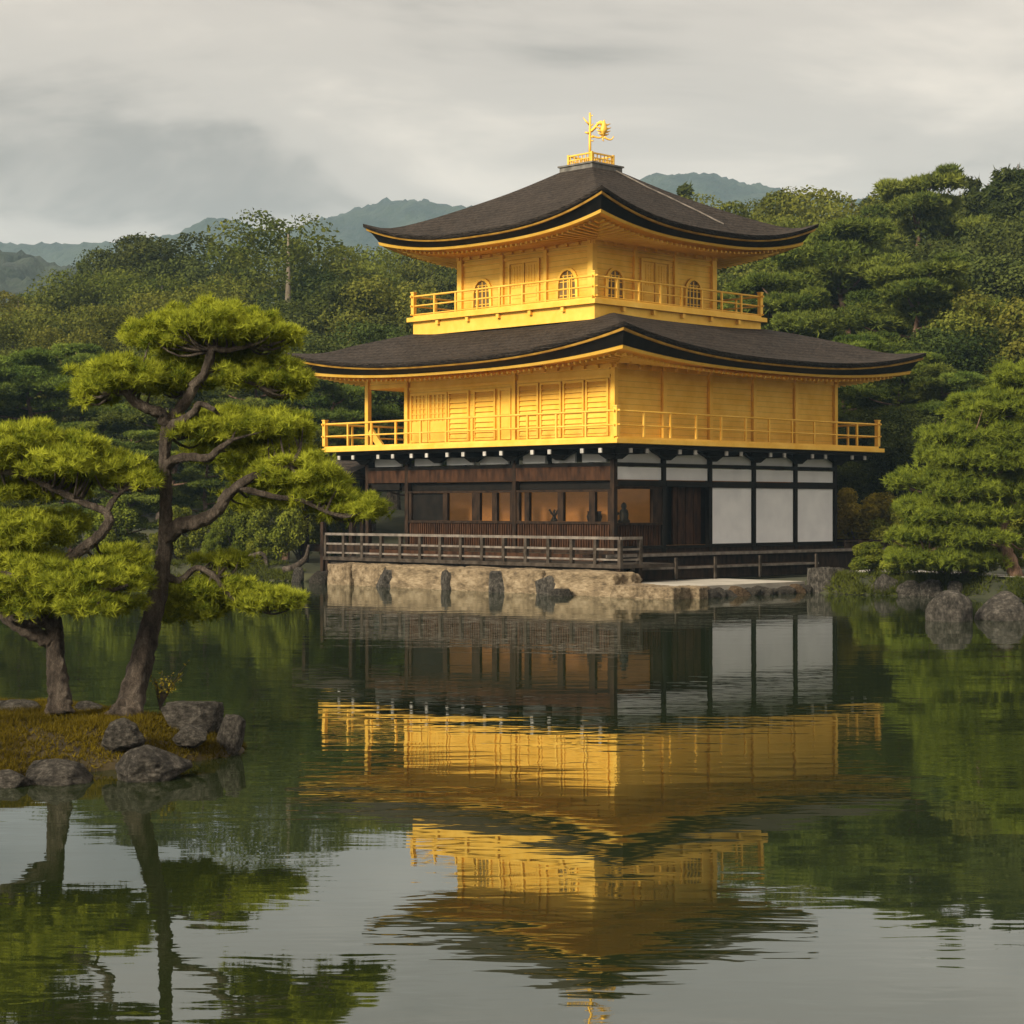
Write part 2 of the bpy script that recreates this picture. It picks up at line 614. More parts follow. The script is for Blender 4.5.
M['island_soil'] = simple('mossy_soil', (0.018, 0.012, 0.005), (0.060, 0.042, 0.010), rough=0.95, scale=3.5, bump=0.6, bscale=22)
M['gravel'] = simple('pale_gravel', (0.26, 0.245, 0.21), (0.46, 0.43, 0.38), rough=0.9, scale=12, bump=0.4)
M['mountain'] = simple('wooded_mountain', (0.008, 0.016, 0.008), (0.030, 0.042, 0.020), rough=0.95, scale=0.035, space='Object', bump=1.0, bscale=0.11, dist=5.0)
M['water'] = water_mat()


def glass_mat():
    m, nt, b = mat('window_glass')
    nt.nodes.clear()
    out = nd(nt, 'ShaderNodeOutputMaterial')
    tr = nd(nt, 'ShaderNodeBsdfTransparent')
    tr.inputs[0].default_value = (0.92, 0.88, 0.80, 1)
    gl = nd(nt, 'ShaderNodeBsdfGlossy', Roughness=0.05)
    fr = nd(nt, 'ShaderNodeFresnel', IOR=1.4)
    mx = nd(nt, 'ShaderNodeMixShader')
    nt.links.new(fr.outputs[0], mx.inputs[0])
    nt.links.new(tr.outputs[0], mx.inputs[1])
    nt.links.new(gl.outputs[0], mx.inputs[2])
    nt.links.new(mx.outputs[0], out.inputs['Surface'])
    return m


M['glass'] = glass_mat()
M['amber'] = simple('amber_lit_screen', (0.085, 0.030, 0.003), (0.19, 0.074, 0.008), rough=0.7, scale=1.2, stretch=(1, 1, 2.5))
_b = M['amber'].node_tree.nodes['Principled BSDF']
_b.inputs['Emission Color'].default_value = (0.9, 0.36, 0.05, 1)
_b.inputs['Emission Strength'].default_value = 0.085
M['pane_dim'] = simple('dim_window_paper', (0.10, 0.062, 0.018), (0.20, 0.125, 0.035), rough=0.5, scale=3)
M['gold_dim'] = simple('aged_gold_edge', (0.32, 0.16, 0.02), (0.60, 0.34, 0.05), rough=0.5, scale=3, metal=0.4)
M['lead'] = simple('grey_roof_box', (0.07, 0.065, 0.055), (0.16, 0.15, 0.13), rough=0.7, scale=5, bump=0.2)

# ------------------------------------------------------------------ the pavilion
PC = Vector((2.496, 52.92, 0.0))       # its centre, turned 45 degrees
PAV = empty('pavilion', PC, R(45))
tag(PAV, 'three-storey pavilion with gold upper floors and dark shingled roofs at the pond edge', 'pavilion')
C45 = math.sqrt(0.5)


def pw(x, y, z):
    """pavilion coordinates to world"""
    return Vector((PC.x + (x - y) * C45, PC.y + (x + y) * C45, z))


def pl(X, Y):
    dx, dy = X - PC.x, Y - PC.y
    return ((dx + dy) * C45, (dy - dx) * C45)


def square_ring(cx, cy, half, zmid, up, n=28, p=2.6, flare=0.0):
    pts = []
    cs = [(-1, -1), (1, -1), (1, 1), (-1, 1)]
    for k in range(4):
        a, b = cs[k], cs[(k + 1) % 4]
        for i in range(n):
            # denser towards the corners
            s = i / n
            t = -math.cos(math.pi * s) * 0.55 + (2 * s - 1) * 0.45
            f = abs(t) ** p
            h = half + flare * f
            x = a[0] + (b[0] - a[0]) * (t + 1) / 2
            y = a[1] + (b[1] - a[1]) * (t + 1) / 2
            pts.append((cx + x * h, cy + y * h, zmid + up * f))
    return pts


def lerp_tab(tab, x):
    for (a, va), (b, vb) in zip(tab, tab[1:]):
        if x <= b:
            t = (x - a) / (b - a)
            return va + (vb - va) * t
    return tab[-1][1]


def make_roof(cx, cy, half, inner, hip, sag, trim_z, low_up, wall_half, wall_z, name_parent=PAV):
    """hip = table (s, z) along the hip, s = 1 at the tip; sag = how much the eave dips at mid-side"""
    mb = MB()
    rings = []
    s0 = inner / half
    hs = spline([(a, b) for a, b in hip], 8)
    tab = [(float(a), float(b)) for a, b in hs]
    ns = 22
    for i in range(ns + 1):
        s = s0 + (1 - s0) * i / ns
        z = lerp_tab(tab, s)
        sg = sag * s ** 3.0
        rings.append(square_ring(cx, cy, half * s, z - sg, sg, p=2.6))
    top_z = tab[-1][1] - sag
    # thick shingle edge
    rings2 = [rings[-1], square_ring(cx, cy, half - 0.01, top_z - 0.10, sag), square_ring(cx, cy, half - 0.10, top_z - 0.125, sag)]
    mb.rings(list(reversed(rings)))
    mb.rings(list(reversed(rings2)))
    roof = mb.build('roof', M['bark_roof'], name_parent, smooth=True)
    # gilded trim line under the shingles
    mb = MB()
    z1 = top_z - 0.128
    mb.rings([square_ring(cx, cy, half - 0.16, z1 - 0.04, sag - 0.03), square_ring(cx, cy, half - 0.075, z1 - 0.036, sag - 0.03),
              square_ring(cx, cy, half - 0.055, z1, sag), square_ring(cx, cy, half - 0.16, z1 + 0.005, sag)])
    mb.build('eave_trim', M['gold_dim'], roof)
    # black lacquered board
    mb = MB()
    z2 = z1 - 0.043
    fh = half - 0.30
    zf = z2 - 0.115
    mb.rings([square_ring(cx, cy, fh - 0.10, zf + 0.02, low_up), square_ring(cx, cy, fh - 0.02, zf + 0.012, low_up),
              square_ring(cx, cy, half - 0.13, z2, sag - 0.03), square_ring(cx, cy, half - 0.22, z2 + 0.003, sag - 0.03)])
    mb.build('eave_board', M['black'], roof)
    # gilded fascia and soffit
    mb = MB()
    mb.rings([square_ring(cx, cy, wall_half, wall_z, 0.0), square_ring(cx, cy, fh - 0.10, zf - 0.05, low_up - 0.02),
              square_ring(cx, cy, fh - 0.03, zf - 0.06, low_up - 0.02), square_ring(cx, cy, fh, zf, low_up), square_ring(cx, cy, fh - 0.06, zf + 0.008, low_up)])
    mb.build('soffit', M['gold'], roof)
    # rafters below the soffit
    rf = MB()
    n = int(half * 2 / 0.21)
    for k in range(4):
        ca, sa = [(1, 0), (0, 1), (-1, 0), (0, -1)][k]
        for i in range(1, n):
            t = -1 + 2 * i / n
            f = abs(t) ** 2.6
            e = fh - 0.30
            q0 = wall_half + 0.02
            lat = t * e
            if abs(lat) > q0:
                q0 = abs(lat)
            if e - q0 < 0.15:
                continue
            ze = zf - 0.10 + (low_up - 0.02) * f
            zs = wall_z + (ze - wall_z) * max(0, (q0 - wall_half)) / (e - wall_half) - 0.035
            p = (q0, lat, zs)
            q = (e, lat, ze - 0.025)

            def rot(v):
                x, y, z = v
                # side k: outward axis = (ca, sa)
                return (cx + ca * x - sa * y, cy + sa * x + ca * y, z)
            rf.beam(rot(p), rot(q), 0.06, 0.06)
    rf.build('rafters', M['gold'], roof)
    return roof, zf


# ---- roofs
C3 = (-0.283, 0.283)
C2 = (0.07, -0.07)
CR = (-0.205, 0.205)
roof2, zf2 = make_roof(C2[0], C2[1], 6.36, 3.2,
                       [(0.50, 7.00), (0.62, 6.82), (0.76, 6.57), (0.88, 6.33), (1.0, 6.34)], 0.55, None, 0.32, 4.62, 5.62)
roof3, zf3 = make_roof(CR[0], CR[1], 4.51, 0.58,
                       [(0.12, 11.42), (0.136, 11.38), (0.34, 10.84), (0.54, 10.40), (0.745, 10.00), (0.89, 9.82), (1.0, 9.95)], 0.66, None, 0.42, 2.50, 9.04)

# ridge of conductor cable on the upper roof, running down its right-hand slope
mb = MB()
path = []
for i in range(14):
    s = 0.15 + 0.62 * i / 13
    z = lerp_tab([(0.12, 11.42), (0.136, 11.38), (0.34, 10.84), (0.54, 10.40), (0.745, 10.00), (0.89, 9.82), (1.0, 9.95)], s) - 0.66 * s ** 3 * (1 - 0.12)
    path.append((CR[0] + 4.51 * s * 0.45, CR[1] - 4.51 * s, z + 0.035))
mb.tube(path, 0.022, 6)
mb.build('conductor_cable', M['rail_top'], roof3)

# platform, gilded box railing and finial on top
mb = MB()
mb.box(CR[0] - 0.62, CR[1] - 0.62, 11.28, CR[0] + 0.62, CR[1] + 0.62, 11.50)
mb.box(CR[0] - 0.66, CR[1] - 0.66, 11.50, CR[0] + 0.66, CR[1] + 0.66, 11.545)
plat = mb.build('roof_platform', M['lead'], PAV)
mb = MB()
cx, cy = CR
q = 0.44
for sx in (-1, 1):
    for sy in (-1, 1):
        mb.box(cx + sx * q - 0.03, cy + sy * q - 0.03, 11.547, cx + sx * q + 0.03, cy + sy * q + 0.03, 11.86)
for z0, z1, w in ((11.547, 11.59, 0.022), (11.68, 11.705, 0.016), (11.80, 11.84, 0.026)):
    for s in (-1, 1):
        mb.box(cx - q + 0.031, cy + s * q - w, z0, cx + q - 0.031, cy + s * q + w, z1)
        mb.box(cx + s * q - w, cy - q + 0.031, z0, cx + s * q + w, cy + q - 0.031, z1)
for i in range(1, 12):
    t = -q + 2 * q * i / 12
    for s in (-1, 1):
        mb.box(cx + t - 0.012, cy + s * q - 0.01, 11.592, cx + t + 0.012, cy + s * q + 0.01, 11.678)
        mb.box(cx + s * q - 0.01, cy + t - 0.012, 11.592, cx + s * q + 0.01, cy + t + 0.012, 11.678)
        if i % 2:
            mb.box(cx + t - 0.012, cy + s * q - 0.01, 11.707, cx + t + 0.012, cy + s * q + 0.01, 11.798)
            mb.box(cx + s * q - 0.01, cy + t - 0.012, 11.707, cx + s * q + 0.01, cy + t + 0.012, 11.798)
mb.build('roof_railing', M['gold'], plat)
fin = empty('finial', (cx - 0.02, cy + 0.02, 11.55), R(-45), PAV)   # squared to the viewer: +x is to the right
mb = MB()
mb.tube([(0, 0, 0), (0, 0, 0.75), (0.005, 0, 1.25), (0.0, 0, 1.50)], [0.040, 0.038, 0.034, 0.026], 8)
mb.tube([(-0.01, 0, 1.16), (-0.10, 0, 1.25), (-0.19, 0.02, 1.37)], [0.030, 0.024, 0.010], 6)
mb.tube([(0.01, 0, 1.12), (0.07, 0, 1.16), (0.10, 0, 1.20)], [0.026, 0.02, 0.010], 6)
mb.tube([(0.01, 0, 1.40), (0.06, 0.01, 1.42), (0.09, 0.01, 1.44)], [0.02, 0.014, 0.008], 6)
mb.tube([(-0.02, 0, 0.92), (-0.08, 0, 0.94), (-0.14, 0, 0.95)], [0.034, 0.032, 0.018], 6)
mb.tube([(0.02, 0, 0.84), (0.08, 0, 0.81), (0.12, 0, 0.81)], [0.028, 0.022, 0.012], 6)
mb.tube([(0.02, 0, 0.72), (0.08, 0, 0.71), (0.11, 0, 0.72)], [0.022, 0.018, 0.012], 6)
mb.build('finial_pole', M['gold'], fin, smooth=True)
mb = MB()
# bird: arched neck and wing from the pole, body, tail plumes curling up
mb.tube(spline([(0.03, 0, 0.98), (0.12, 0, 1.06), (0.22, 0, 1.18), (0.30, 0, 1.24), (0.36, 0, 1.20)], 4), list(np.interp(np.linspace(0, 1, 17), [0, 0.6, 1], [0.045, 0.036, 0.05])), 8)
mb.tube(spline([(0.40, 0, 1.30), (0.39, 0, 1.20), (0.38, 0, 1.06), (0.37, 0, 0.92), (0.35, 0, 0.80)], 4), list(np.interp(np.linspace(0, 1, 17), [0, 0.3, 0.6, 1], [0.012, 0.07, 0.11, 0.02])), 10, rough=0.3)
for a, z in ((0.20, 1.16), (0.22, 1.05), (0.20, 0.96), (0.16, 0.88)):
    for s in (-1, 1):
        mb.tube([(0.38, 0.02 * s, z), (0.38 + 0.6 * a * s, 0.06 * s, z + 0.015), (0.38 + a * s, 0.08 * s, z + 0.05)], [0.034, 0.026, 0.008], 6)
mb.tube(spline([(0.06, 0, 0.86), (0.16, 0, 0.82), (0.27, 0, 0.80), (0.36, 0, 0.84)], 4), 0.026, 6)
mb.tube(spline([(0.40, 0, 0.82), (0.50, 0, 0.76), (0.60, 0, 0.75), (0.67, 0, 0.84)], 4), list(np.linspace(0.034, 0.014, 13)), 6)
mb.tube(spline([(0.38, 0, 0.82), (0.36, 0, 0.74), (0.40, 0, 0.70)], 4), list(np.linspace(0.03, 0.01, 9)), 6)
mb.build('finial_bird', M['gold'], fin, smooth=True)

# ---- third storey
H3 = 2.48
cx, cy = C3


def face(k, c, h):
    """frame of side k of a square body: returns fn(t, out, z) -> pavilion coords; side 0 = left face (-x), 1 = right face (-y)"""
    if k == 0:
        return lambda t, o, z: (c[0] - h - o, c[1] + t, z)      # t along +y, near corner at -h
    if k == 1:
        return lambda t, o, z: (c[0] + t, c[1] - h - o, z)
    if k == 2:
        return lambda t, o, z: (c[0] + h + o, c[1] + t, z)
    return lambda t, o, z: (c[0] + t, c[1] + h + o, z)


def fbox(mb, fn, t0, o0, z0, t1, o1, z1, mi=0):
    a, b = fn(t0, o0, z0), fn(t1, o1, z1)
    mb.box(*a, *b, mi)


mb = MB()
mb.box(cx - H3, cy - H3, 7.32, cx + H3, cy + H3, 9.30)
wall3 = mb.build('upper_wall', M['gold_wall'], PAV)
for sx in (-1, 1):
    for sy in (-1, 1):
        mb = MB()
        mb.box(cx + sx * H3 - 0.09, cy + sy * H3 - 0.09, 7.32, cx + sx * H3 + 0.09, cy + sy * H3 + 0.09, 9.06)
        mb.box(cx + sx * H3 - 0.15, cy + sy * H3 - 0.15, 9.06, cx + sx * H3 + 0.15, cy + sy * H3 + 0.15, 9.12)
        mb.build('corner_column', M['gold'], wall3)
lat = MB()
for k in range(4):
    fn = face(k, C3, H3)
    for t in (-0.83, 0.83):
        mb = MB()
        fbox(mb, fn, t - 0.06, 0.003, 7.33, t + 0.06, 0.075, 9.02)
        mb.build('pilaster', M['gold'], wall3)
    for a, b in ((-2.39, -0.892), (-0.768, 0.768), (0.892, 2.39)):
        fbox(lat, fn, a, 0.003, 8.74, b, 0.045, 8.80)
        fbox(lat, fn, a, 0.003, 7.33, b, 0.04, 7.40)
        fbox(lat, fn, a, 0.003, 8.90, b, 0.055, 8.99)
    # arched bell windows
    for t in (-1.62, 1.62):
        w, zb, zs, zt = 0.31, 7.42, 7.92, 8.28
        # outline with a pointed bell arch
        prof = [(-w * 1.04, zb), (-w, 7.7), (-w * 0.98, zs), (-w * 0.90, 8.05), (-w * 0.72, 8.16), (-w * 0.42, 8.245), (0, zt), (w * 0.42, 8.245), (w * 0.72, 8.16), (w * 0.90, 8.05), (w * 0.98, zs), (w, 7.7), (w * 1.04, zb)]
        ww = empty('window', fn(t, 0, 7.42), 0, wall3)
        o0 = Vector(fn(t, 0, 7.42))

        def L(tt, o, z):
            return tuple(Vector(fn(tt, o, z)) - o0)
        fr = MB()
        for (a, za), (b, zb2) in zip(prof, prof[1:]):
            fr.add([L(t + a, 0.004, za), L(t + a, 0.07, za), L(t + b, 0.07, zb2), L(t + b, 0.004, zb2)], [(0, 1, 2, 3)])
            s1 = 1.22
            A = (a * s1, za + (0.07 if za > 7.5 else 0))
            B = (b * s1, zb2 + (0.07 if zb2 > 7.5 else 0))
            fr.add([L(t + a, 0.07, za), L(t + A[0], 0.06, A[1]), L(t + B[0], 0.06, B[1]), L(t + b, 0.07, zb2)], [(0, 1, 2, 3)])
            fr.add([L(t + A[0], 0.06, A[1]), L(t + A[0], 0.004, A[1]), L(t + B[0], 0.004, B[1]), L(t + B[0], 0.06, B[1])], [(0, 1, 2, 3)])
        fr.build('window_frame', M['gold'], ww)
        pn = MB()
        pn.add([L(t + a, 0.010, z) for a, z in prof], [tuple(range(len(prof)))])
        pn.build('pane', M['pane_dim'], ww)
        br = MB()
        for i in (-1, 0, 1):
            x = i * w * 0.48
            zt2 = 8.25 if i == 0 else 8.17
            a, b = L(t + x - 0.018, 0.014, 7.43), L(t + x + 0.018, 0.034, zt2)
            br.box(*a, *b)
        for z in (7.62, 7.80, 7.98, 8.14):
            hw = w * (0.92 if z < 8.1 else 0.68)
            a, b = L(t - hw, 0.018, z - 0.012), L(t + hw, 0.030, z + 0.012)
            br.box(*a, *b)
        br.build('lattice', M['gold'], ww)
    # panelled double door in the middle bay
    dd = empty('door', fn(0, 0, 7.33), 0, wall3)
    o0 = Vector(fn(0, 0, 7.33))

    def D(mb, t0, a0, z0, t1, a1, z1):
        a, b = Vector(fn(t0, a0, z0)) - o0, Vector(fn(t1, a1, z1)) - o0
        mb.box(*a, *b)
    fr = MB()
    for t in (-0.56, 0.56):
        D(fr, t - 0.035, 0.004, 7.41, t + 0.035, 0.06, 8.62)
    D(fr, -0.60, 0.004, 8.622, 0.60, 0.065, 8.70)
    D(fr, -0.02, 0.004, 7.41, 0.02, 0.055, 8.62)
    fr.build('door_frame', M['gold'], dd)
    for s in (-1, 1):
        lf = MB()
        x0, x1 = (0.03, 0.515) if s > 0 else (-0.515, -0.03)
        D(lf, x0, 0.004, 7.41, x1, 0.02, 8.61)
        nb = 4
        for i in range(nb + 1):
            x = x0 + 0.03 + (x1 - x0 - 0.06) * i / nb
            D(lf, x - 0.012, 0.021, 7.98, x + 0.012, 0.036, 8.56)
        for i in range(8):
            z = 7.98 + 0.58 * i / 7
            D(lf, x0 + 0.03, 0.021, z - 0.010, x1 - 0.03, 0.033, z + 0.010)
        D(lf, x0 + 0.05, 0.021, 7.47, x1 - 0.05, 0.032, 7.62)
        D(lf, x0 + 0.05, 0.021, 7.68, x1 - 0.05, 0.032, 7.92)
        lf.build('door_leaf', M['gold'], dd)
lat.build('rails_and_sills', M['gold'], wall3)

# bracket sets under both golden eaves


def bracket_row(c, h, z, n, parent, reach=0.42, lim=99):
    for k in (0, 1):
        fn = face(k, c, h)
        for i in range(n + 1):
            t = -h + 2 * h * i / n
            if k == 0 and t > lim:
                continue
            b = MB()
            fbox(b, fn, t - 0.05, 0.004, z - 0.10, t + 0.05, 0.14, z - 0.02)
            fbox(b, fn, t - 0.075, 0.10, z - 0.018, t + 0.075, 0.24, z + 0.05)
            fbox(b, fn, t - 0.045, 0.245, z - 0.012, t + 0.045, reach, z + 0.065)
            b.build('eave_bracket', M['gold'], parent)


bracket_row(C3, H3, 9.00, 12, wall3)


# ---- balconies
def balcony(c, half, z_top, z_bot, skirt, rail_z, mid_z, spacing, n_panels, mats, over=0.10, post_h=0.10):
    bal = empty('balcony', (c[0], c[1], z_bot), 0, PAV)
    dz = z_bot

    def bx(mb, x0, y0, z0, x1, y1, z1):
        mb.box(x0, y0, z0 - dz, x1, y1, z1 - dz)
    mb = MB()
    bx(mb, -half, -half, z_bot, half, half, z_top)
    if skirt:
        bx(mb, -half + 0.13, -half + 0.13, skirt, half - 0.13, half - 0.13, z_bot - 0.003)
    mb.build('balcony_floor', M['gold'], bal)
    if skirt:
        for k in range(4):
            fn = face(k, (0, 0), half - 0.13)
            for i in range(1, 6):
                t = -half + 2 * half * i / 6
                e = MB()
                a, b = fn(t - 0.05, 0.003, z_bot - 0.13 - dz), fn(t + 0.05, 0.09, z_bot - 0.01 - dz)
                e.box(*a, *b)
                e.build('joist_end', M['gold'], bal)
    rl = MB()
    r = half - 0.14
    for s in (-1, 1):
        for z, w in ((rail_z, 0.028), (mid_z, 0.022), ((mid_z + z_top) / 2 - 0.08, 0.017)):
            if z == (mid_z + z_top) / 2 - 0.08 and not skirt:
                continue
            rl.tube([(-r - 0.12, s * r, z - dz), (r + 0.12, s * r, z - dz)], w, 8)
            rl.tube([(s * r, -r - 0.12, z - dz + 0.004), (s * r, r + 0.12, z - dz + 0.004)], w, 8)
        bx(rl, -r, s * r - 0.045, z_top + 0.002, r, s * r + 0.045, z_top + 0.055)
        bx(rl, s * r - 0.045, -r + 0.046, z_top + 0.002, s * r + 0.045, r - 0.046, z_top + 0.053)
    railing = rl.build('railing', M['gold'], bal, smooth=False)
    for sx in (-1, 1):
        for sy in (-1, 1):
            mb = MB()
            bx(mb, sx * r - 0.055, sy * r - 0.055, z_top + 0.06, sx * r + 0.055, sy * r + 0.055, rail_z + post_h)
            bx(mb, sx * r - 0.068, sy * r - 0.068, rail_z + post_h, sx * r + 0.068, sy * r + 0.068, rail_z + post_h + 0.03)
            mb.build('corner_post', M['gold'], railing)
    n = int(round(2 * r / spacing))
    for k in range(4):
        fn = face(k, (0, 0), r)
        for i in range(1, n):
            t = -r + 2 * r * i / n
            mb = MB()
            a, b = fn(t - 0.025, -0.025, z_top + 0.06 - dz), fn(t + 0.025, 0.025, rail_z - dz - 0.02)
            mb.box(*a, *b)
            mb.build('baluster', M['gold'], railing)
    return bal


balcony(C3, 3.565, 7.31, 7.19, 6.80, 7.90, 7.635, 0.88, 8, None)
balcony((0, 0), 5.60, 3.66, 3.555, None, 4.33, 3.99, 0.95, 12, None)

# ---- second storey
W = 4.6
YB = 2.95           # the rear bay is an open veranda
COLX = [-4.6, -2.76, -0.92, 0.92, 2.76, 4.6]
COLY = [-4.6, -1.2, 2.95]
mb = MB()
mb.box(-W, -W, 3.665, W, YB, 5.66)
mb.box(-W, YB + 0.003, 5.30, W, W, 5.66)
wall2 = mb.build('middle_wall', M['gold_wall'], PAV)


def column2(x, y, r=0.065):
    m_ = MB()
    m_.box(x - r, y - r, 3.665, x + r, y + r, 5.58)
    m_.box(x - r - 0.05, y - r - 0.05, 5.52, x + r + 0.05, y + r + 0.05, 5.585)
    return m_.build('column', M['gold'], wall2)


for x in COLX:
    column2(x, -W - 0.02)
for y in COLY[1:]:
    column2(-W - 0.02, y)
    column2(W + 0.02, y)
for x in COLX:
    column2(x, W + 0.02)
tr = MB()
fl = face(0, (0, 0), W)
fr_ = face(1, (0, 0), W)
for a, b in zip(COLY, COLY[1:]):
    fbox(tr, fl, a + 0.09, 0.003, 5.20, b - 0.09, 0.05, 5.28)
    fbox(tr, fl, a + 0.09, 0.003, 5.42, b - 0.09, 0.06, 5.54)
    fbox(tr, fl, a + 0.09, 0.003, 3.67, b - 0.09, 0.05, 3.76)
tr.build('tie_rail', M['gold'], wall2)
tr = MB()
for a, b in zip(COLX, COLX[1:]):
    fbox(tr, fr_, a + 0.09, 0.003, 5.26, b - 0.09, 0.035, 5.31)
    fbox(tr, fr_, a + 0.09, 0.003, 5.42, b - 0.09, 0.055, 5.54)
    fbox(tr, fr_, a + 0.09, 0.003, 3.67, b - 0.09, 0.04, 3.74)
tr.build('tie_rail', M['gold'], wall2)


def shutter(fn, t0, t1, z0, z1, kind):
    o0 = Vector(fn((t0 + t1) / 2, 0, z0))
    root = empty('shutter', o0, 0, wall2)

    def bx(m_, a0, o_0, b0, a1, o_1, b1):
        p, q = Vector(fn(a0, o_0, b0)) - o0, Vector(fn(a1, o_1, b1)) - o0
        m_.box(*p, *q)
    f = MB()
    w = 0.055
    bx(f, t0, 0.003, z0, t0 + w, 0.058, z1)
    bx(f, t1 - w, 0.003, z0, t1, 0.058, z1)
    bx(f, t0 + w, 0.003, z1 - w, t1 - w, 0.056, z1)
    bx(f, t0 + w, 0.003, z0, t1 - w, 0.056, z0 + w)
    f.build('shutter_frame', M['gold'], root)
    s = MB()
    a, b = t0 + w + 0.003, t1 - w - 0.003
    if kind == 'slats':
        n = int((z1 - z0 - 2 * w) / 0.125)
        for i in range(n):
            z = z0 + w + (z1 - z0 - 2 * w) * (i + 0.5) / n
            p = [fn(a, 0.006, z - 0.055), fn(b, 0.006, z - 0.055), fn(b, 0.046, z - 0.05), fn(a, 0.046, z - 0.05), fn(a, 0.008, z + 0.06), fn(b, 0.008, z + 0.06)]
            p = [tuple(Vector(v) - o0) for v in p]
            s.add(p, [(0, 1, 2, 3), (3, 2, 5, 4), (0, 3, 4), (1, 5, 2)])
    elif kind == 'lattice':
        zc = z0 + (z1 - z0) * 0.42
        bx(s, a, 0.004, z0 + w, b, 0.03, zc)
        nx = max(3, int((b - a) / 0.13))
        for i in range(nx + 1):
            x = a + (b - a) * i / nx
            bx(s, x - 0.014, 0.004, zc + 0.01, x + 0.014, 0.034, z1 - w - 0.002)
        nz = int((z1 - w - zc) / 0.12)
        for i in range(nz):
            z = zc + (z1 - w - zc) * (i + 0.5) / nz
            bx(s, a, 0.006, z - 0.013, b, 0.030, z + 0.013)
    else:
        bx(s, a, 0.004, z0 + w + 0.003, b, 0.022, z1 - w - 0.003)
        for i in range(1, 4):
            z = z0 + (z1 - z0) * i / 4
            bx(s, a, 0.023, z - 0.016, b, 0.032, z + 0.016)
    s.build('shutter_panel', M['gold'], root)


# left face, near bay: four slatted shutters; far bay: lattice, plain and framed doors
e0 = -4.48
for t0, t1 in ((-4.46, -3.70), (-3.64, -2.92), (-2.86, -2.12), (-2.06, -1.32)):
    shutter(fl, t0, t1, 3.78, 5.18, 'slats')
for t0, t1, kd in ((-1.07, -0.62, 'plain'), (-0.50, 0.32, 'slats'), (0.50, 1.30, 'slats'), (1.34, 2.08, 'lattice'), (2.10, 2.82, 'lattice')):
    shutter(fl, t0, t1, 3.78, 5.10, kd)
# plain boarded panels on the right face
for a, b in zip(COLX, COLX[1:]):
    m_ = MB()
    fbox(m_, fr_, a + 0.10, 0.003, 3.745, b - 0.10, 0.016, 5.255)
    m_.build('wall_panel', M['gold_wall'], wall2)
bracket_row((0, 0), W, 5.55, 20, wall2, 0.55, 2.9)
# a leaning gilded prop in the open veranda
m_ = MB()
m_.beam((-4.62, 4.0, 3.67), (-4.62, 4.5, 4.15), 0.08, 0.20)
m_.build('prop', M['gold'], wall2)

# ---- first storey
ground_floor = MB()
ground_floor.box(-W - 0.05, -W - 0.05, 0.86, W + 0.05, W + 0.05, 0.985)
gf = ground_floor.build('floor_platform', M['wood'], PAV)
for (x, y) in [(x, -W) for x in COLX] + [(-W, y) for y in (-1.2, 2.95, 4.6)] + [(W, y) for y in (-1.2, 2.95, 4.6)] + [(x, W) for x in COLX[1:-1]]:
    m_ = MB()
    r = 0.065
    m_.box(x - r, y - r, 0.30, x + r, y + r, 3.50)
    m_.build('post', M['wood'] if y > -4.5 or x < -4 else M['black'], gf)
b_ = MB()
# tie beams
for z0, z1, o0, o1 in ((3.03, 3.12, -0.07, 0.07), (3.46, 3.55, -0.09, 0.09)):
    for a, b in zip(COLX, COLX[1:]):
        fbox(b_, fr_, a + 0.066, o0, z0, b - 0.066, o1, z1)
    for a, b in zip([-4.6, -1.2, 2.95], [-1.2, 2.95, 4.6]):
        fbox(b_, fl, a + 0.066, o0, z0, b - 0.066, o1, z1)
for a, b in zip(COLX, COLX[1:]):
    fbox(b_, fr_, a + 0.066, -0.08, 2.54, b - 0.066, 0.08, 2.69)
    fbox(b_, fr_, a + 0.066, -0.08, 0.99, b - 0.066, 0.08, 1.055)
b_.box(-W, 3.3, 2.5, W, 4.48, 3.0)
b_.build('tie_beams', M['black'], gf)
for a, b, top in ((-4.6, -1.2, 0), (-1.2, 2.95, 0), (2.95, 4.6, 1)):
    m_ = MB()
    fbox(m_, fl, a + 0.066, -0.06, 2.69, b - 0.066, 0.06, 3.027)
    m_.build('lintel', M['brown'], gf)
    m_ = MB()
    fbox(m_, fl, a + 0.066, -0.30, 2.46, b - 0.066, -0.10, 2.685)
    m_.build('dark_gap_strip', M['black'], gf)  # recessed black strip, paints the shade of the gap below the lintel
# white plaster panels, right face
for i, (a, b) in enumerate(zip(COLX, COLX[1:])):
    m_ = MB()
    fbox(m_, fr_, a + 0.085, -0.05, 2.705, b - 0.085, 0.02, 3.015)
    m_.build('plaster_panel', M['plaster'], gf)
    m_ = MB()
    fbox(m_, fr_, a + 0.085, -0.06, 3.13, b - 0.085, 0.0, 3.45)
    m_.build('plaster_panel', M['plaster'], gf)
    if i >= 2:
        p_ = MB()
        fbox(p_, fr_, a + 0.095, -0.05, 1.075, b - 0.095, 0.02, 2.525)
        pan = p_.build('plaster_panel', M['plaster'], gf)
        e_ = MB()
        for t0, z0, t1, z1 in ((a + 0.067, 1.057, a + 0.093, 2.538), (b - 0.093, 1.057, b - 0.067, 2.538), (a + 0.095, 1.057, b - 0.095, 1.073), (a + 0.095, 2.527, b - 0.095, 2.538)):
            fbox(e_, fr_, t0, -0.055, z0, t1, 0.035, z1)
        e_.build('panel_edge', M['black'], pan)
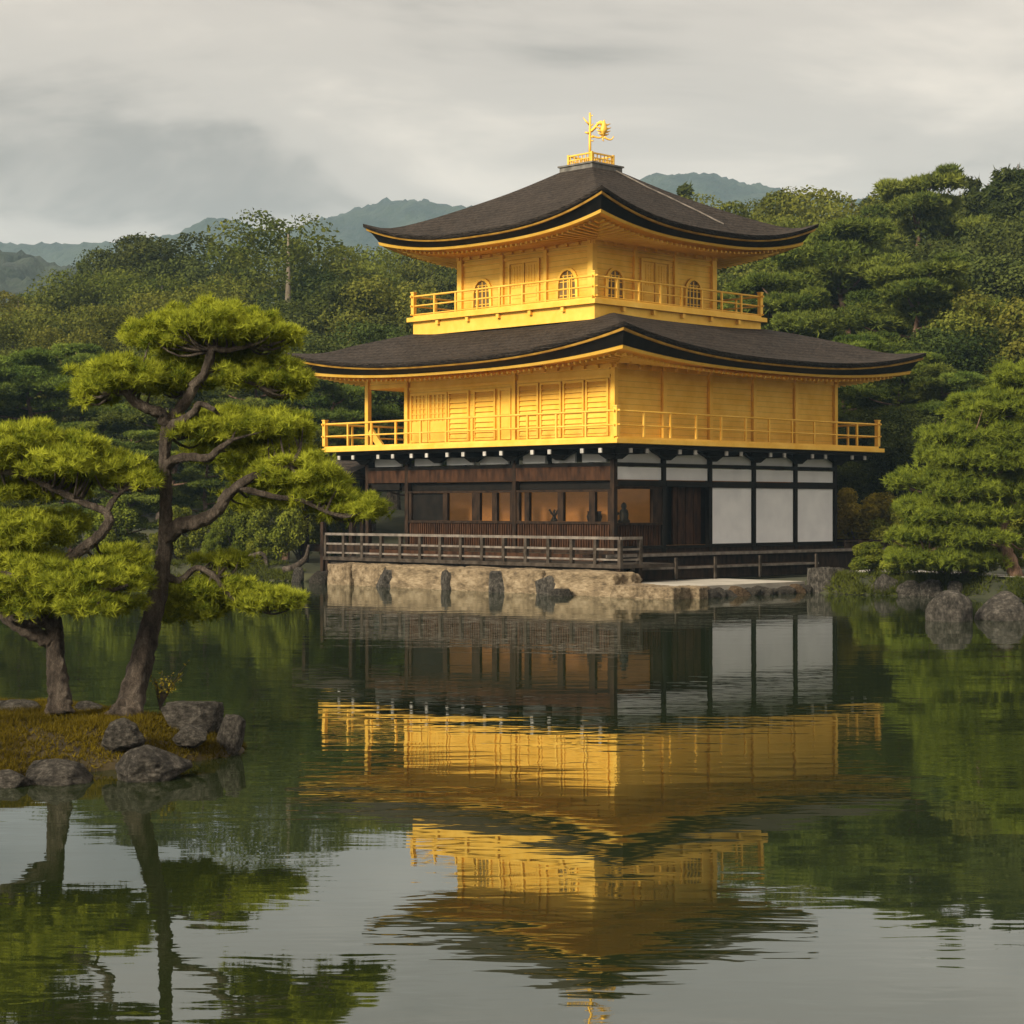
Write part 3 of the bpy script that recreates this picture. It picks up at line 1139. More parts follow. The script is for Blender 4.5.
for a, b in ((-4.6, -1.2), (-1.2, 2.95), (2.95, 4.6)):
    n = 3 if b - a > 2 else 1
    for i in range(n):
        t0 = a + 0.15 + (b - a - 0.3) * i / n + 0.12
        t1 = a + 0.15 + (b - a - 0.3) * (i + 1) / n - 0.12
        m_ = MB()
        fbox(m_, fl, t0, -0.06, 3.14, t1, 0.0, 3.45)
        m_.build('plaster_panel', M['plaster'], gf)
# brackets: dark arms with white painted ends
for fn, cols in ((fr_, COLX), (fl, [-4.6, -2.9, -1.2, 0.2, 1.6, 2.95, 4.6])):
    for t in cols:
        arm = MB()
        # curved corbel below the joists
        prof = [(-0.60, 3.45), (-0.52, 3.39), (-0.30, 3.31), (-0.09, 3.20), (0.09, 3.20), (0.30, 3.31), (0.52, 3.39), (0.60, 3.45)]
        v = [fn(t + a, 0.07, z) for a, z in prof] + [fn(t + a, 0.20, z) for a, z in prof]
        arm.add(v, [tuple(range(8)), tuple(range(15, 7, -1))] + [(i, i + 1, i + 9, i + 8) for i in range(7)] + [(7, 0, 8, 15)])
        for d in (-0.30, 0.30):
            if abs(t + d) > 5.2:
                continue
            fbox(arm, fn, t + d - 0.055, 0.21, 3.32, t + d + 0.055, 0.80, 3.45)
        ar = arm.build('bracket', M['black'], gf)
        for d in (-0.30, 0.30):
            if abs(t + d) > 5.2:
                continue
            cp = MB()
            fbox(cp, fn, t + d - 0.052, 0.80, 3.335, t + d + 0.052, 0.835, 3.445)
            cp.build('bracket_end', M['whitecap'], ar)
m_ = MB()
m_.box(-5.36, -5.36, 3.46, 5.36, 5.36, 3.55)
m_.build('joist_deck', M['black'], gf)
# left face: windows over a slatted wainscot
panes = {0: [(-4.40, -4.12), (-4.00, -3.30), (-3.14, -2.36), (-2.24, -1.42)], 1: [(-1.02, -0.54), (-0.36, 0.10), (0.40, 1.35), (1.52, 2.78)]}
panes[0] = [(-4.42, -4.00), (-3.80, -2.92), (-2.72, -1.72), (-1.55, -1.36)]
for bay, (a, b) in enumerate(((-4.6, -1.2), (-1.2, 2.95))):
    h_ = MB()
    fbox(h_, fl, a + 0.066, -0.07, 2.40, b - 0.066, 0.05, 2.455)
    fbox(h_, fl, a + 0.066, -0.07, 1.60, b - 0.066, 0.06, 1.665)
    xs = panes[bay]
    edges = [a + 0.066] + [v for p in xs for v in p] + [b - 0.066]
    for i in range(0, len(edges), 2):
        fbox(h_, fl, edges[i], -0.06, 1.668, edges[i + 1], 0.03, 2.397)
    win = h_.build('window', M['wood'], gf)
    for j, (p0, p1) in enumerate(xs):
        m_ = MB()
        m_.add([fl(p0, -0.03, 1.668), fl(p0, -0.03, 2.397), fl(p1, -0.03, 2.397), fl(p1, -0.03, 1.668)], [(0, 1, 2, 3)])
        if bay == 1 and j == 3:
            m_.build('dark_void_pane', M['black'], win)  # black sheet standing in for the darkness of an open void
        else:
            m_.build('pane', M['glass'], win)
    w_ = MB()
    fbox(w_, fl, a + 0.066, -0.06, 0.99, b - 0.066, 0.0, 1.60)
    n = int((b - a) / 0.09)
    for i in range(n):
        t = a + 0.15 + (b - a - 0.3) * i / (n - 1)
        fbox(w_, fl, t - 0.02, 0.002, 1.0, t + 0.02, 0.03, 1.595)
    w_.build('wainscot', M['brown'], gf)
# right face: one window bay, one open doorway
a, b = COLX[0], COLX[1]
h_ = MB()
fbox(h_, fr_, a + 0.066, -0.07, 2.475, b - 0.066, 0.05, 2.537)
fbox(h_, fr_, a + 0.066, -0.07, 1.575, b - 0.066, 0.06, 1.635)
fbox(h_, fr_, b - 0.42, -0.06, 1.637, b - 0.066, 0.04, 2.473)
win = h_.build('window', M['wood'], gf)
m_ = MB()
m_.add([fr_(a + 0.067, -0.03, 1.637), fr_(b - 0.421, -0.03, 1.637), fr_(b - 0.421, -0.03, 2.473), fr_(a + 0.067, -0.03, 2.473)], [(0, 1, 2, 3)])
m_.build('pane', M['glass'], win)
w_ = MB()
fbox(w_, fr_, a + 0.066, -0.06, 1.057, b - 0.066, 0.0, 1.573)
for i in range(17):
    t = a + 0.15 + 1.54 * i / 16
    fbox(w_, fr_, t - 0.02, 0.002, 1.06, t + 0.02, 0.03, 1.57)
w_.build('wainscot', M['brown'], gf)
a, b = COLX[1], COLX[2]
dr = MB()
for i in range(7):
    t = a + 0.62 + 0.16 * i
    dr.box(t, -4.42 - 0.02 * (i % 2), 1.06, t + 0.15, -4.36 - 0.02 * (i % 2), 2.53)
door = dr.build('board_door', M['brown'], gf)
dr = MB()
dr.box(a + 0.066, -4.30, 1.055, b + 0.4, -4.26, 2.60)
dr.box(a + 0.02, -4.50, 1.057, a + 0.06, -4.26, 2.53)
dr.build('doorway_dark', M['black'], door)  # black sheets added for the shade inside the open doorway
# interior: amber screens behind the windows
m_ = MB()
m_.box(-3.75, -3.75, 0.99, 4.2, 2.7, 3.0)
m_.build('interior_screen', M['amber'], gf)
m_ = MB()
m_.box(-W + 0.1, -W + 0.1, 3.005, W - 0.1, YB, 3.02)
m_.build('ceiling_boards', M['black'], gf)
m_ = MB()
m_.box(-4.3, 2.80, 0.99, 4.4, 2.88, 3.0)
m_.build('rear_partition', M['wood'], gf)
# roof of the small fishing porch at the rear left
m_ = MB()
m_.add([(-4.9, 5.1, 2.95), (-4.9, 7.6, 2.95), (-3.5, 7.6, 3.45), (-3.5, 5.1, 3.45), (-4.95, 5.1, 2.83), (-4.95, 7.6, 2.83), (-2.1, 7.6, 2.95), (-2.1, 5.1, 2.95), (-2.1, 7.6, 2.83), (-2.1, 5.1, 2.83)],
       [(0, 3, 2, 1), (3, 7, 6, 2), (0, 1, 5, 4), (4, 5, 8, 9), (7, 9, 8, 6), (0, 4, 9, 7, 3), (1, 2, 6, 8, 5)])
annex = m_.build('porch_roof', M['bark_roof'], PAV)
for x, y in ((-4.6, 7.4), (-2.4, 7.4), (-4.6, 5.3), (-2.4, 5.3)):
    m_ = MB()
    m_.box(x - 0.07, y - 0.07, -0.4, x + 0.07, y + 0.07, 2.83)
    m_.build('porch_post', M['wood'], annex)
m_ = MB()
m_.box(-4.7, 4.72, 0.75, -2.2, 7.5, 0.95)
m_.build('porch_floor', M['wood'], annex)

# ---- decks and dark railings of the ground floor
DX0, DY0, DY1 = -6.6, -6.6, 4.16
dk = MB()
dk.box(DX0, DY0, 0.60, -4.66, DY1, 0.69)
dk.box(DX0 + 0.12, DY0 + 0.15, 0.46, DX0 + 0.24, DY1 - 0.1, 0.597)
deck = dk.build('veranda', M['greywood'], PAV)
m_ = MB()
m_.box(-4.95, -4.9, 0.693, -4.70, DY1, 0.855)
m_.build('step_board', M['brown'], deck)


def dark_rail(path, tops, posts, z0, post_drop=0.0, mat_top=None):
    """path: list of (x, y); tops: list of (z, w, h)"""
    r_ = MB()
    for z, w, h in tops:
        for p, q in zip(path, path[1:]):
            r_.beam((p[0], p[1], z), (q[0], q[1], z), w, h)
    rail = r_.build('veranda_railing', mat_top or M['rail_top'], deck)
    for p in posts:
        m_ = MB()
        r = 0.045
        m_.box(p[0] - r, p[1] - r, z0 - post_drop, p[0] + r, p[1] + r, tops[0][0] - 0.035)
        m_.build('railing_post', M['greywood'], rail)
    return rail


ps = [(DX0 + 0.06, DY0 + 0.06 + (DY1 - DY0 - 0.12) * i / 14) for i in range(15)]
ps += [(-5.85, DY0 + 0.06)]
dark_rail([(DX0 + 0.06, DY1 - 0.06), (DX0 + 0.06, DY0 + 0.06), (-5.80, DY0 + 0.06)], [(1.30, 0.085, 0.065), (1.04, 0.055, 0.05), (0.80, 0.05, 0.045)], ps, 0.69)
# timber legs under the deck
for x, y, z in ((DX0 + 0.1, DY0 + 0.1, 0.24), (-5.85, DY0 + 0.1, 0.26), (DX0 + 0.1, DY1 - 0.12, -0.4), (-5.6, DY1 - 0.12, -0.4), (-6.3, DY1 + 0.35, -0.4)):
    m_ = MB()
    m_.box(x - 0.06, y - 0.06, z, x + 0.06, y + 0.06, 0.597 if y < DY1 else 1.62)
    m_.build('deck_leg', M['wood'], deck)
# right-hand veranda with its lower step
m_ = MB()
m_.box(-5.80, -5.42, 0.80, 6.15, -4.66, 0.88)
m_.box(-5.80, -5.36, 0.32, 6.15, -5.30, 0.797)
m_.build('side_veranda', M['wood'], deck)
m_ = MB()
m_.box(-5.80, -5.465, 0.815, 6.17, -5.422, 0.885)
m_.build('veranda_edge', M['rail_top'], deck)
m_ = MB()
m_.box(-5.70, -6.10, 0.52, 1.75, -5.55, 0.575)
m_.box(-5.70, -6.04, 0.27, 1.70, -6.00, 0.517)
st = m_.build('low_step', M['wood'], deck)
m_ = MB()
m_.box(-5.70, -6.145, 0.525, 1.75, -6.102, 0.58)
m_.build('step_edge', M['rail_top'], st)
for x in (-5.5, -4.1, -2.6, -0.8, 1.6):
    m_ = MB()
    m_.box(x - 0.04, -6.19, 0.26, x + 0.04, -6.147, 0.80)
    m_.build('step_post', M['greywood'], st)
sp = [(4.62, -5.38), (5.3, -5.38), (6.1, -5.38), (6.1, -4.0), (6.1, -2.0)]
m_ = MB()
for p, q in zip([(4.0, -5.38), (6.1, -5.38)], [(6.1, -5.38), (6.1, 0.0)]):
    m_.beam((*p, 1.085), (*q, 1.085), 0.07, 0.05)
    m_.beam((*p, 0.97), (*q, 0.97), 0.03, 0.14)
rail = m_.build('veranda_railing', M['wood'], deck)
for p in sp:
    m_ = MB()
    m_.box(p[0] - 0.045, p[1] - 0.05, 0.885, p[0] + 0.045, p[1] + 0.05, 1.12)
    m_.build('railing_post', M['wood'], rail)
m_ = MB()
m_.box(4.55, -5.56, 0.30, 4.66, -5.468, 1.10)
m_.build('deck_leg', M['wood'], deck)

# ---- dark ornaments that stand inside behind the window panes (world positions from pavilion coordinates)


def ornament(name, label, cat, x, y, prof, z0=1.64, extra=None, scale=1.0):
    m_ = MB()
    rings = []
    for r, z in prof:
        rings.append([(math.cos(a) * r * scale, math.sin(a) * r * scale, z * scale) for a in [2 * math.pi * k / 14 for k in range(14)]])
    m_.rings(rings)
    m_.add(rings[0], [tuple(range(13, -1, -1))])
    m_.add(rings[-1], [tuple(range(14))])
    if extra:
        extra(m_)
    o = m_.build(name, M['black'], None, smooth=True)
    o.location = pw(x, y, z0)
    tag(o, label, cat, 'dark ornaments behind the windows')
    return o


def sprays(n, h, seed):
    def f(m_):
        rr = random.Random(seed)
        for i in range(n):
            a = rr.uniform(0, 6.28)
            l = h * rr.uniform(0.6, 1.1)
            m_.tube([(0, 0, 0.10), (math.cos(a) * l * 0.25, math.sin(a) * l * 0.25, 0.1 + l * 0.5), (math.cos(a) * l * 0.6, math.sin(a) * l * 0.6, 0.1 + l * 0.8)], [0.012, 0.018, 0.03], 5)
    return f


# low shelf inside for them
m_ = MB()
m_.box(-4.30, -4.3, 1.56, -3.80, -1.25, 1.62)
m_.box(-3.79, -4.3, 1.56, -3.0, -3.80, 1.62)
m_.build('window_shelf', M['wood'], gf)
ornament('flower_vase', 'dark vase with a spreading spray of twigs behind the middle lit window', 'vase', -4.05, -2.05, [(0.06, 0), (0.10, 0.06), (0.05, 0.14), (0.06, 0.16)], 1.62, sprays(7, 0.32, 3))
ornament('incense_burner', 'squat round dark bowl on feet in the lit window beside the corner post', 'bowl', -4.05, -3.45, [(0.10, 0), (0.17, 0.05), (0.20, 0.16), (0.17, 0.26), (0.19, 0.30)], 1.62)
ornament('potted_sprig', 'small dark potted sprig in the narrow pane next to the corner post', 'plant pot', -4.05, -4.12, [(0.05, 0), (0.07, 0.08), (0.06, 0.10)], 1.62, sprays(5, 0.22, 5))
ornament('seated_figure', 'dark seated statuette with a tall back in the window right of the corner post', 'statuette', -3.62, -4.06, [(0.15, 0), (0.16, 0.06), (0.11, 0.10), (0.12, 0.24), (0.10, 0.32), (0.05, 0.36), (0.075, 0.42), (0.06, 0.48), (0.02, 0.52)], 1.62)
ornament('water_dropper', 'small dark jug left of the seated statuette in the right window', 'jug', -4.0, -4.06, [(0.05, 0), (0.09, 0.05), (0.06, 0.12), (0.075, 0.15)], 1.62)

# ------------------------------------------------------------------ pond, terrain, far ridges
SHORE = [(-300, 60), (-60, 55), (-16, 54), (-8, 53.2), (-6.5, 52.0), (-5.6, 51.3), (-4.5, 50.4), (0, 46.2), (2.3, 44.0), (3.4, 43.0), (7.0, 46.0), (7.5, 44.0), (8.0, 43.4), (9.3, 43.0), (10.2, 42.2), (11.5, 39.5), (14, 36.5), (22, 33), (60, 28), (300, 20)]


def shoreY(X):
    return np.interp(X, [p[0] for p in SHORE], [p[1] for p in SHORE])


def sstep(a, b, x):
    t = np.clip((x - a) / (b - a), 0, 1)
    return t * t * (3 - 2 * t)


def ground_z(X, Y):
    X, Y = np.asarray(X, float), np.asarray(Y, float)
    d = Y - shoreY(X)
    z = -0.8 + 1.22 * sstep(-1.2, 0.9, d)
    right = sstep(-8, 16, X)
    rise = np.clip((Y - 60) / 75, 0, 1.0)
    hill = (6.0 + 3.5 * right) * rise ** 1.25
    fade = 1 - sstep(190, 420, Y)
    z = z + np.where(d > 0, hill * fade, 0)
    z = z + np.where(d > 1.5, 0.25 * np.sin(X * 0.9 + 1.3) * np.sin(Y * 0.7) * np.clip((Y - 57) / 8, 0, 1), 0)
    dx, dy = X - PC.x, Y - PC.y
    lx, ly = (dx + dy) * C45, (dy - dx) * C45
    inside = (np.abs(lx) < 7.4) & (ly > -8.5) & (ly < 6.5)
    return np.where(inside, np.minimum(z, 0.20), z)


gx = np.unique(np.concatenate([np.linspace(-780, -70, 30), np.linspace(-70, 70, 180), np.linspace(70, 780, 30)]))
gy = np.unique(np.concatenate([np.linspace(-60, 30, 20), np.linspace(30, 66, 90), np.linspace(66, 200, 70), np.linspace(200, 1490, 40)]))
GX, GY = np.meshgrid(gx, gy)
GZ = ground_z(GX, GY)


def grid_mesh(name, X, Y, Z, m, smooth=True):
    h, w = X.shape
    V = np.stack([X.ravel(), Y.ravel(), Z.ravel()], 1)
    i = np.arange(h * w).reshape(h, w)
    Q = np.stack([i[:-1, :-1].ravel(), i[:-1, 1:].ravel(), i[1:, 1:].ravel(), i[1:, :-1].ravel()], 1)
    me = bpy.data.meshes.new(name)
    me.vertices.add(len(V))
    me.vertices.foreach_set('co', V.astype(np.float32).ravel())
    me.loops.add(len(Q) * 4)
    me.loops.foreach_set('vertex_index', Q.astype(np.int32).ravel())
    me.polygons.add(len(Q))
    me.polygons.foreach_set('loop_start', np.arange(0, len(Q) * 4, 4, dtype=np.int32))
    me.polygons.foreach_set('loop_total', np.full(len(Q), 4, dtype=np.int32))
    me.polygons.foreach_set('use_smooth', np.full(len(Q), smooth))
    me.materials.append(m)
    me.update(calc_edges=True)
    return link(name, me)


tag(grid_mesh('ground', GX, GY, GZ, M['ground']), kind='structure')
wx, wy = np.meshgrid(np.linspace(-250, 250, 3), np.linspace(-50, 62, 3))
tag(grid_mesh('pond_water', wx, wy, wx * 0, M['water'], False), kind='structure')


def fbm(X, Y, seed, octaves=5, base=1.0):
    r = np.random.default_rng(seed)
    out = np.zeros_like(X)
    amp, f = 1.0, base
    for o in range(octaves):
        for _ in range(3):
            a = r.uniform(0, 6.28)
            ph = r.uniform(0, 6.28, 2)
            u = X * math.cos(a) + Y * math.sin(a)
            v = -X * math.sin(a) + Y * math.cos(a)
            out += amp * np.sin(u * f + ph[0] + 1.7 * np.sin(v * f * 0.7 + ph[1])) / 3
        amp *= 0.52
        f *= 2.07
    return out


def ridge(name, prof, D, depth, seed, px0, px1, bump):
    """a range of wooded hills whose skyline passes through prof (picture px, py) at distance D"""
    n = 520
    px = np.linspace(px0, px1, n)
    hh = np.interp(px, [p[0] for p in prof], [p[1] for p in prof])
    k = np.ones(9) / 9
    hh = np.convolve(np.pad(hh, 4, 'edge'), k, 'valid')
    X = (px - 512) * D / F
    top = CZ + (HZ - hh) * D / F
    v = np.concatenate([np.linspace(-1, 0.0, 46), np.linspace(0.04, 0.7, 12)])
    XX, VV = np.meshgrid(X, v)
    TT = np.tile(top, (len(v), 1))
    YY = D + VV * depth
    shape = np.where(VV < 0, np.cos(np.clip(-VV, 0, 1) * math.pi / 2) ** 1.15, 1 - 1.1 * VV)
    spur = fbm(XX, YY, seed, 4, 0.018) * 0.10 * (1 - np.exp(-np.abs(VV) * 6))
    rr = np.random.default_rng(seed)
    tree = fbm(XX, YY, seed + 9, 3, 0.45) * bump + rr.normal(0, bump * 0.35, XX.shape)
    Z = np.maximum(TT * (shape + spur * shape), -1) + tree * np.clip(TT / 30, 0.3, 1) - 1
    return tag(grid_mesh(name, XX, YY, Z, M['mountain']), kind='structure')


ridge('mountain', [(-700, 262), (-200, 250), (0, 256), (50, 254), (110, 256), (170, 250), (210, 241), (240, 233), (275, 243), (310, 226), (345, 212), (375, 203), (412, 196), (440, 203), (480, 213), (520, 215), (560, 205), (610, 198), (640, 188), (670, 183), (700, 187), (725, 194), (755, 194), (778, 202), (800, 207), (825, 200), (860, 198), (950, 206), (1100, 210), (1700, 235)], 1150, 330, 3, -700, 1700, 1.7)
ridge('wooded_hill', [(-600, 240), (-250, 246), (-80, 256), (0, 262), (30, 264), (60, 270), (95, 280), (140, 292), (220, 305), (400, 330), (800, 345), (1300, 320), (1700, 300)], 480, 190, 8, -600, 1700, 1.5)

# ------------------------------------------------------------------ foliage builders


def unit(v):
    return v / np.maximum(np.linalg.norm(v, axis=1, keepdims=True), 1e-9)


def tufts(c, d, n, L, w, spread, r):
    """n thin needles fanning from every centre c along d; returns triangle corners"""
    N = len(c)
    cc = np.repeat(c, n, 0)
    dd = unit(np.repeat(d, n, 0) + r.normal(0, spread, (N * n, 3)))
    side = unit(np.cross(dd, r.normal(0, 1, (N * n, 3))))
    ll = L * r.uniform(0.65, 1.15, (N * n, 1))
    V = np.empty((N * n, 3, 3))
    V[:, 0] = cc - side * w * 0.5
    V[:, 1] = cc + side * w * 0.5
    V[:, 2] = cc + dd * ll
    return V.reshape(-1, 3)


def leaves(c, nrm, size, r, aspect=0.6):
    """one small diamond leaf at every centre"""
    N = len(c)
    nn = unit(nrm + r.normal(0, 0.65, (N, 3)))
    a = unit(np.cross(nn, r.normal(0, 1, (N, 3))))
    b = np.cross(nn, a)
    s = size * r.uniform(0.6, 1.3, (N, 1))
    V = np.empty((N, 4, 3))
    V[:, 0] = c - a * s
    V[:, 1] = c - b * s * aspect
    V[:, 2] = c + a * s
    V[:, 3] = c + b * s * aspect
    return V.reshape(-1, 3)


def pad_tufts(center, rx, ry, rz, n, r, clump=0.15, dens=1.5):
    """centres and directions of needle tufts of one cloud-like pad (several rounded clumps)"""
    k = max(6, int(rx * ry / (clump * clump) * dens))
    # clump centres: over a flattened dome
    a = r.uniform(0, 2 * math.pi, k)
    q = np.sqrt(r.uniform(0, 1, k))
    # irregular outline
    wob = 1 + 0.22 * np.sin(a * 3 + r.uniform(0, 6)) + 0.14 * np.sin(a * 5 + r.uniform(0, 6))
    rx, ry = max(rx - clump * 0.5, rx * 0.4), max(ry - clump * 0.5, ry * 0.4)
    cx = np.cos(a) * q * rx * wob
    cy = np.sin(a) * q * ry * wob
    dome = np.sqrt(np.clip(1 - q * q * 0.9, 0, 1))
    cz = max(rz - clump * 0.45, rz * 0.4) * (dome * r.uniform(-0.15, 1.0, k) - 0.2) + r.normal(0, clump * 0.22, k)
    cc = np.stack([cx, cy, cz], 1) + np.array(center)
    cs = clump * r.uniform(0.7, 1.35, k)
    tone_c = np.clip(r.normal(0.48, 0.24, k), 0, 1)
    idx = r.integers(0, k, n)
    d = unit(r.normal(0, 1, (n, 3)) * np.array([1, 1, 0.8]) + np.array([0, 0, 0.42]))
    rad = cs[idx][:, None] * r.uniform(0.45, 1.0, (n, 1)) ** 0.6
    p = cc[idx] + d * rad * np.array([1.15, 1.15, 0.62])
    dd = unit(d * 0.8 + np.array([0, 0, 0.75]) + r.normal(0, 0.25, (n, 3)))
    tone = np.clip(tone_c[idx] + r.normal(0, 0.16, n), 0, 1)
    return p, dd, tone, cc


def limb(mb, pts, n=5, sides=8, rough=0.25, seed=0):
    """pts: (x, y, z, radius)"""
    s = spline(pts, n)
    mb.tube([p[:3] for p in s], [max(0.003, p[3]) for p in s], sides, rough=rough, seed=seed)


# ------------------------------------------------------------------ garden pines near the viewer


def garden_pine(name, base, label, trunks, branches, pads, tuft, seed, needle, bark, group=None, twig_r=0.010, tr_k=0.76, dens=3.0, push=0.24):
    """trunks / branches: lists of [(px, py, Y, r_px)]; pads: (px, py, rx, rz, Y, depth, count) in picture pixels, turned into metres here"""
    r = np.random.default_rng(seed)
    root = empty(name, base)
    tag(root, label, 'pine tree', group)
    b = Vector(base)

    def W4(p):
        px, py, Y, rp = p
        w = P(px, py, Y) - b
        return (w.x, w.y, w.z, rp * Y / F)
    mb = MB()
    for i, t in enumerate(trunks):
        limb(mb, [(*W4(p)[:3], W4(p)[3] * tr_k) for p in t], 14, 30, 0.26, seed + i)
    mb.build('trunk', bark, root, smooth=True)
    ends = []
    for t in trunks:
        sp = spline([W4(p) for p in t], 6)
        ends += sp[len(sp) // 2:]
    for i, t in enumerate(branches):
        mb = MB()
        pts = [W4(p) for p in t]
        limb(mb, pts, 10, 20, 0.3, seed + 20 + i)
        mb.build('branch', bark, root, smooth=True)
        sp = spline(pts, 6)
        ends += [p for p in sp[len(sp) // 3:]]
    ends = np.array([e[:3] for e in ends])
    for (px, py, rx, rz, Y, dep, cnt) in pads:
        Y = Y + push
        c = P(px, py, Y) - b
        k = Y / F
        L, w, spread, nn, clump = tuft
        p, d, tone, cc = pad_tufts((c.x, c.y, c.z), rx * k * 1.10, dep * 1.1, rz * k * 1.45, int(cnt * 1.2), r, clump, dens)
        V = tufts(p, d, nn, L, w, spread, r)
        o = link('foliage_pad', mesh_np('foliage_pad', V, 3, needle, np.repeat(tone, nn)), root)
        # twigs from the nearest branch wood to the clumps
        mb = MB()
        sel = cc[r.permutation(len(cc))[:int(np.clip(len(cc) // 3, 6, 16))]]
        for q in sel:
            dist = np.linalg.norm(ends - q, axis=1)
            e = ends[np.argmin(dist)]
            if dist.min() > 0.55 * (Y / 16) or (e[2] - q[2]) > 0.12 * (Y / 16):
                continue
            mid = (e + q) / 2 + np.array([0, 0, -0.12 * dist.min()]) + r.normal(0, 0.05 * dist.min(), 3)
            qq = q + np.array([0, 0, -clump * 0.25])
            s = spline([(*e, twig_r * 1.6), (*mid, twig_r), (*qq, twig_r * 0.45)], 3)
            mb.tube([x[:3] for x in s], [x[3] for x in s], 5, caps=False)
        if mb.v:
            mb.build('twigs', bark, o, smooth=True)
    return root


YA = 16.0
garden_pine('pine_tree', P(128, 712, 15.7), 'taller island pine with a leaning grey trunk and bright cloud-like pads', [
    [(124, 722, 15.6, 25), (131, 700, 15.7, 18), (144.5, 649, 15.9, 14), (157, 597, 16, 12.0), (165, 545, 16, 10), (166, 500, 16, 8.0), (165, 455, 16, 7.2), (166.5, 418, 16, 6.8)],
], [
    [(166, 422, 16, 6.5), (160, 413, 15.95, 6), (148, 409, 15.9, 5.2), (134, 401, 15.85, 4.5), (126, 393, 15.8, 3.4), (112, 392, 15.8, 2.2)],
    [(167, 424, 16, 6.2), (178, 411, 16.05, 5.6), (188, 398, 16.1, 5.2), (195, 384, 16.1, 4.8), (204, 374, 16.1, 4.4), (210, 358, 16.1, 4.6), (213, 349, 16.1, 3.8), (228, 350, 16.1, 2.6), (250, 346, 16.1, 1.8)],
    [(168, 428, 16, 5.2), (182, 420, 15.9, 4.4), (194, 412, 15.85, 4.0), (200, 404, 15.8, 3.2), (215, 410, 15.8, 2.2)],
    [(167, 466, 16, 5.5), (176, 459, 15.9, 4.6), (190, 457, 15.85, 4.2), (208, 458, 15.8, 4), (219, 449, 15.8, 3.2), (232, 440, 15.8, 2.0)],
    [(166, 536, 16, 9), (180, 526, 15.95, 8), (200, 521, 15.9, 6.6), (218, 510, 15.9, 6), (226, 497, 15.9, 5.4), (242, 483, 15.9, 5.0), (262, 474, 15.9, 3.6), (290, 466, 15.9, 2.0)],
    [(238, 487, 15.9, 3.8), (252, 491, 15.9, 3.2), (276, 497, 15.9, 2.8), (300, 500, 15.9, 2.2), (326, 512, 15.9, 1.5)],
    [(205, 372, 16.1, 3.0), (224, 368, 16.2, 2.4), (240, 378, 16.2, 2.2), (258, 386, 16.2, 1.6)],
    [(163, 575, 16, 4.0), (180, 580, 16, 3.2), (197, 568, 16.0, 2.8), (215, 577, 16.0, 2.6), (222, 586, 16.0, 2.4), (236, 601, 16.0, 2.0), (252, 606, 16.0, 1.4)],
], [
    (212, 330, 62, 26, 16.1, 0.45, 2600), (262, 338, 36, 20, 16.1, 0.32, 1100), (166, 338, 30, 20, 16.0, 0.3, 900), (210, 357, 55, 18, 16.3, 0.3, 900),
    (122, 382, 46, 22, 15.8, 0.4, 1700), (175, 384, 34, 20, 16.1, 0.3, 900), (95, 398, 20, 14, 15.8, 0.2, 450),
    (262, 378, 44, 20, 16.2, 0.36, 1300), (292, 392, 16, 12, 16.2, 0.2, 300),
    (222, 430, 46, 22, 15.9, 0.38, 1600), (276, 430, 38, 20, 16.0, 0.34, 1200), (246, 455, 50, 20, 16.2, 0.36, 1200),
    (290, 474, 50, 26, 15.9, 0.36, 1800), (318, 496, 40, 20, 15.9, 0.32, 1200), (352, 512, 34, 17, 15.9, 0.28, 1000), (255, 500, 34, 18, 16.4, 0.3, 500),
    (210, 592, 44, 16, 16.0, 0.3, 1100), (262, 602, 40, 15, 16.0, 0.26, 1100), (190, 612, 34, 18, 16.0, 0.25, 900), (225, 562, 26, 10, 16.2, 0.2, 350),
], (0.070, 0.0075, 0.80, 14, 0.052), 11, M['needle_near'], M['bark'], 'pines on the small island')

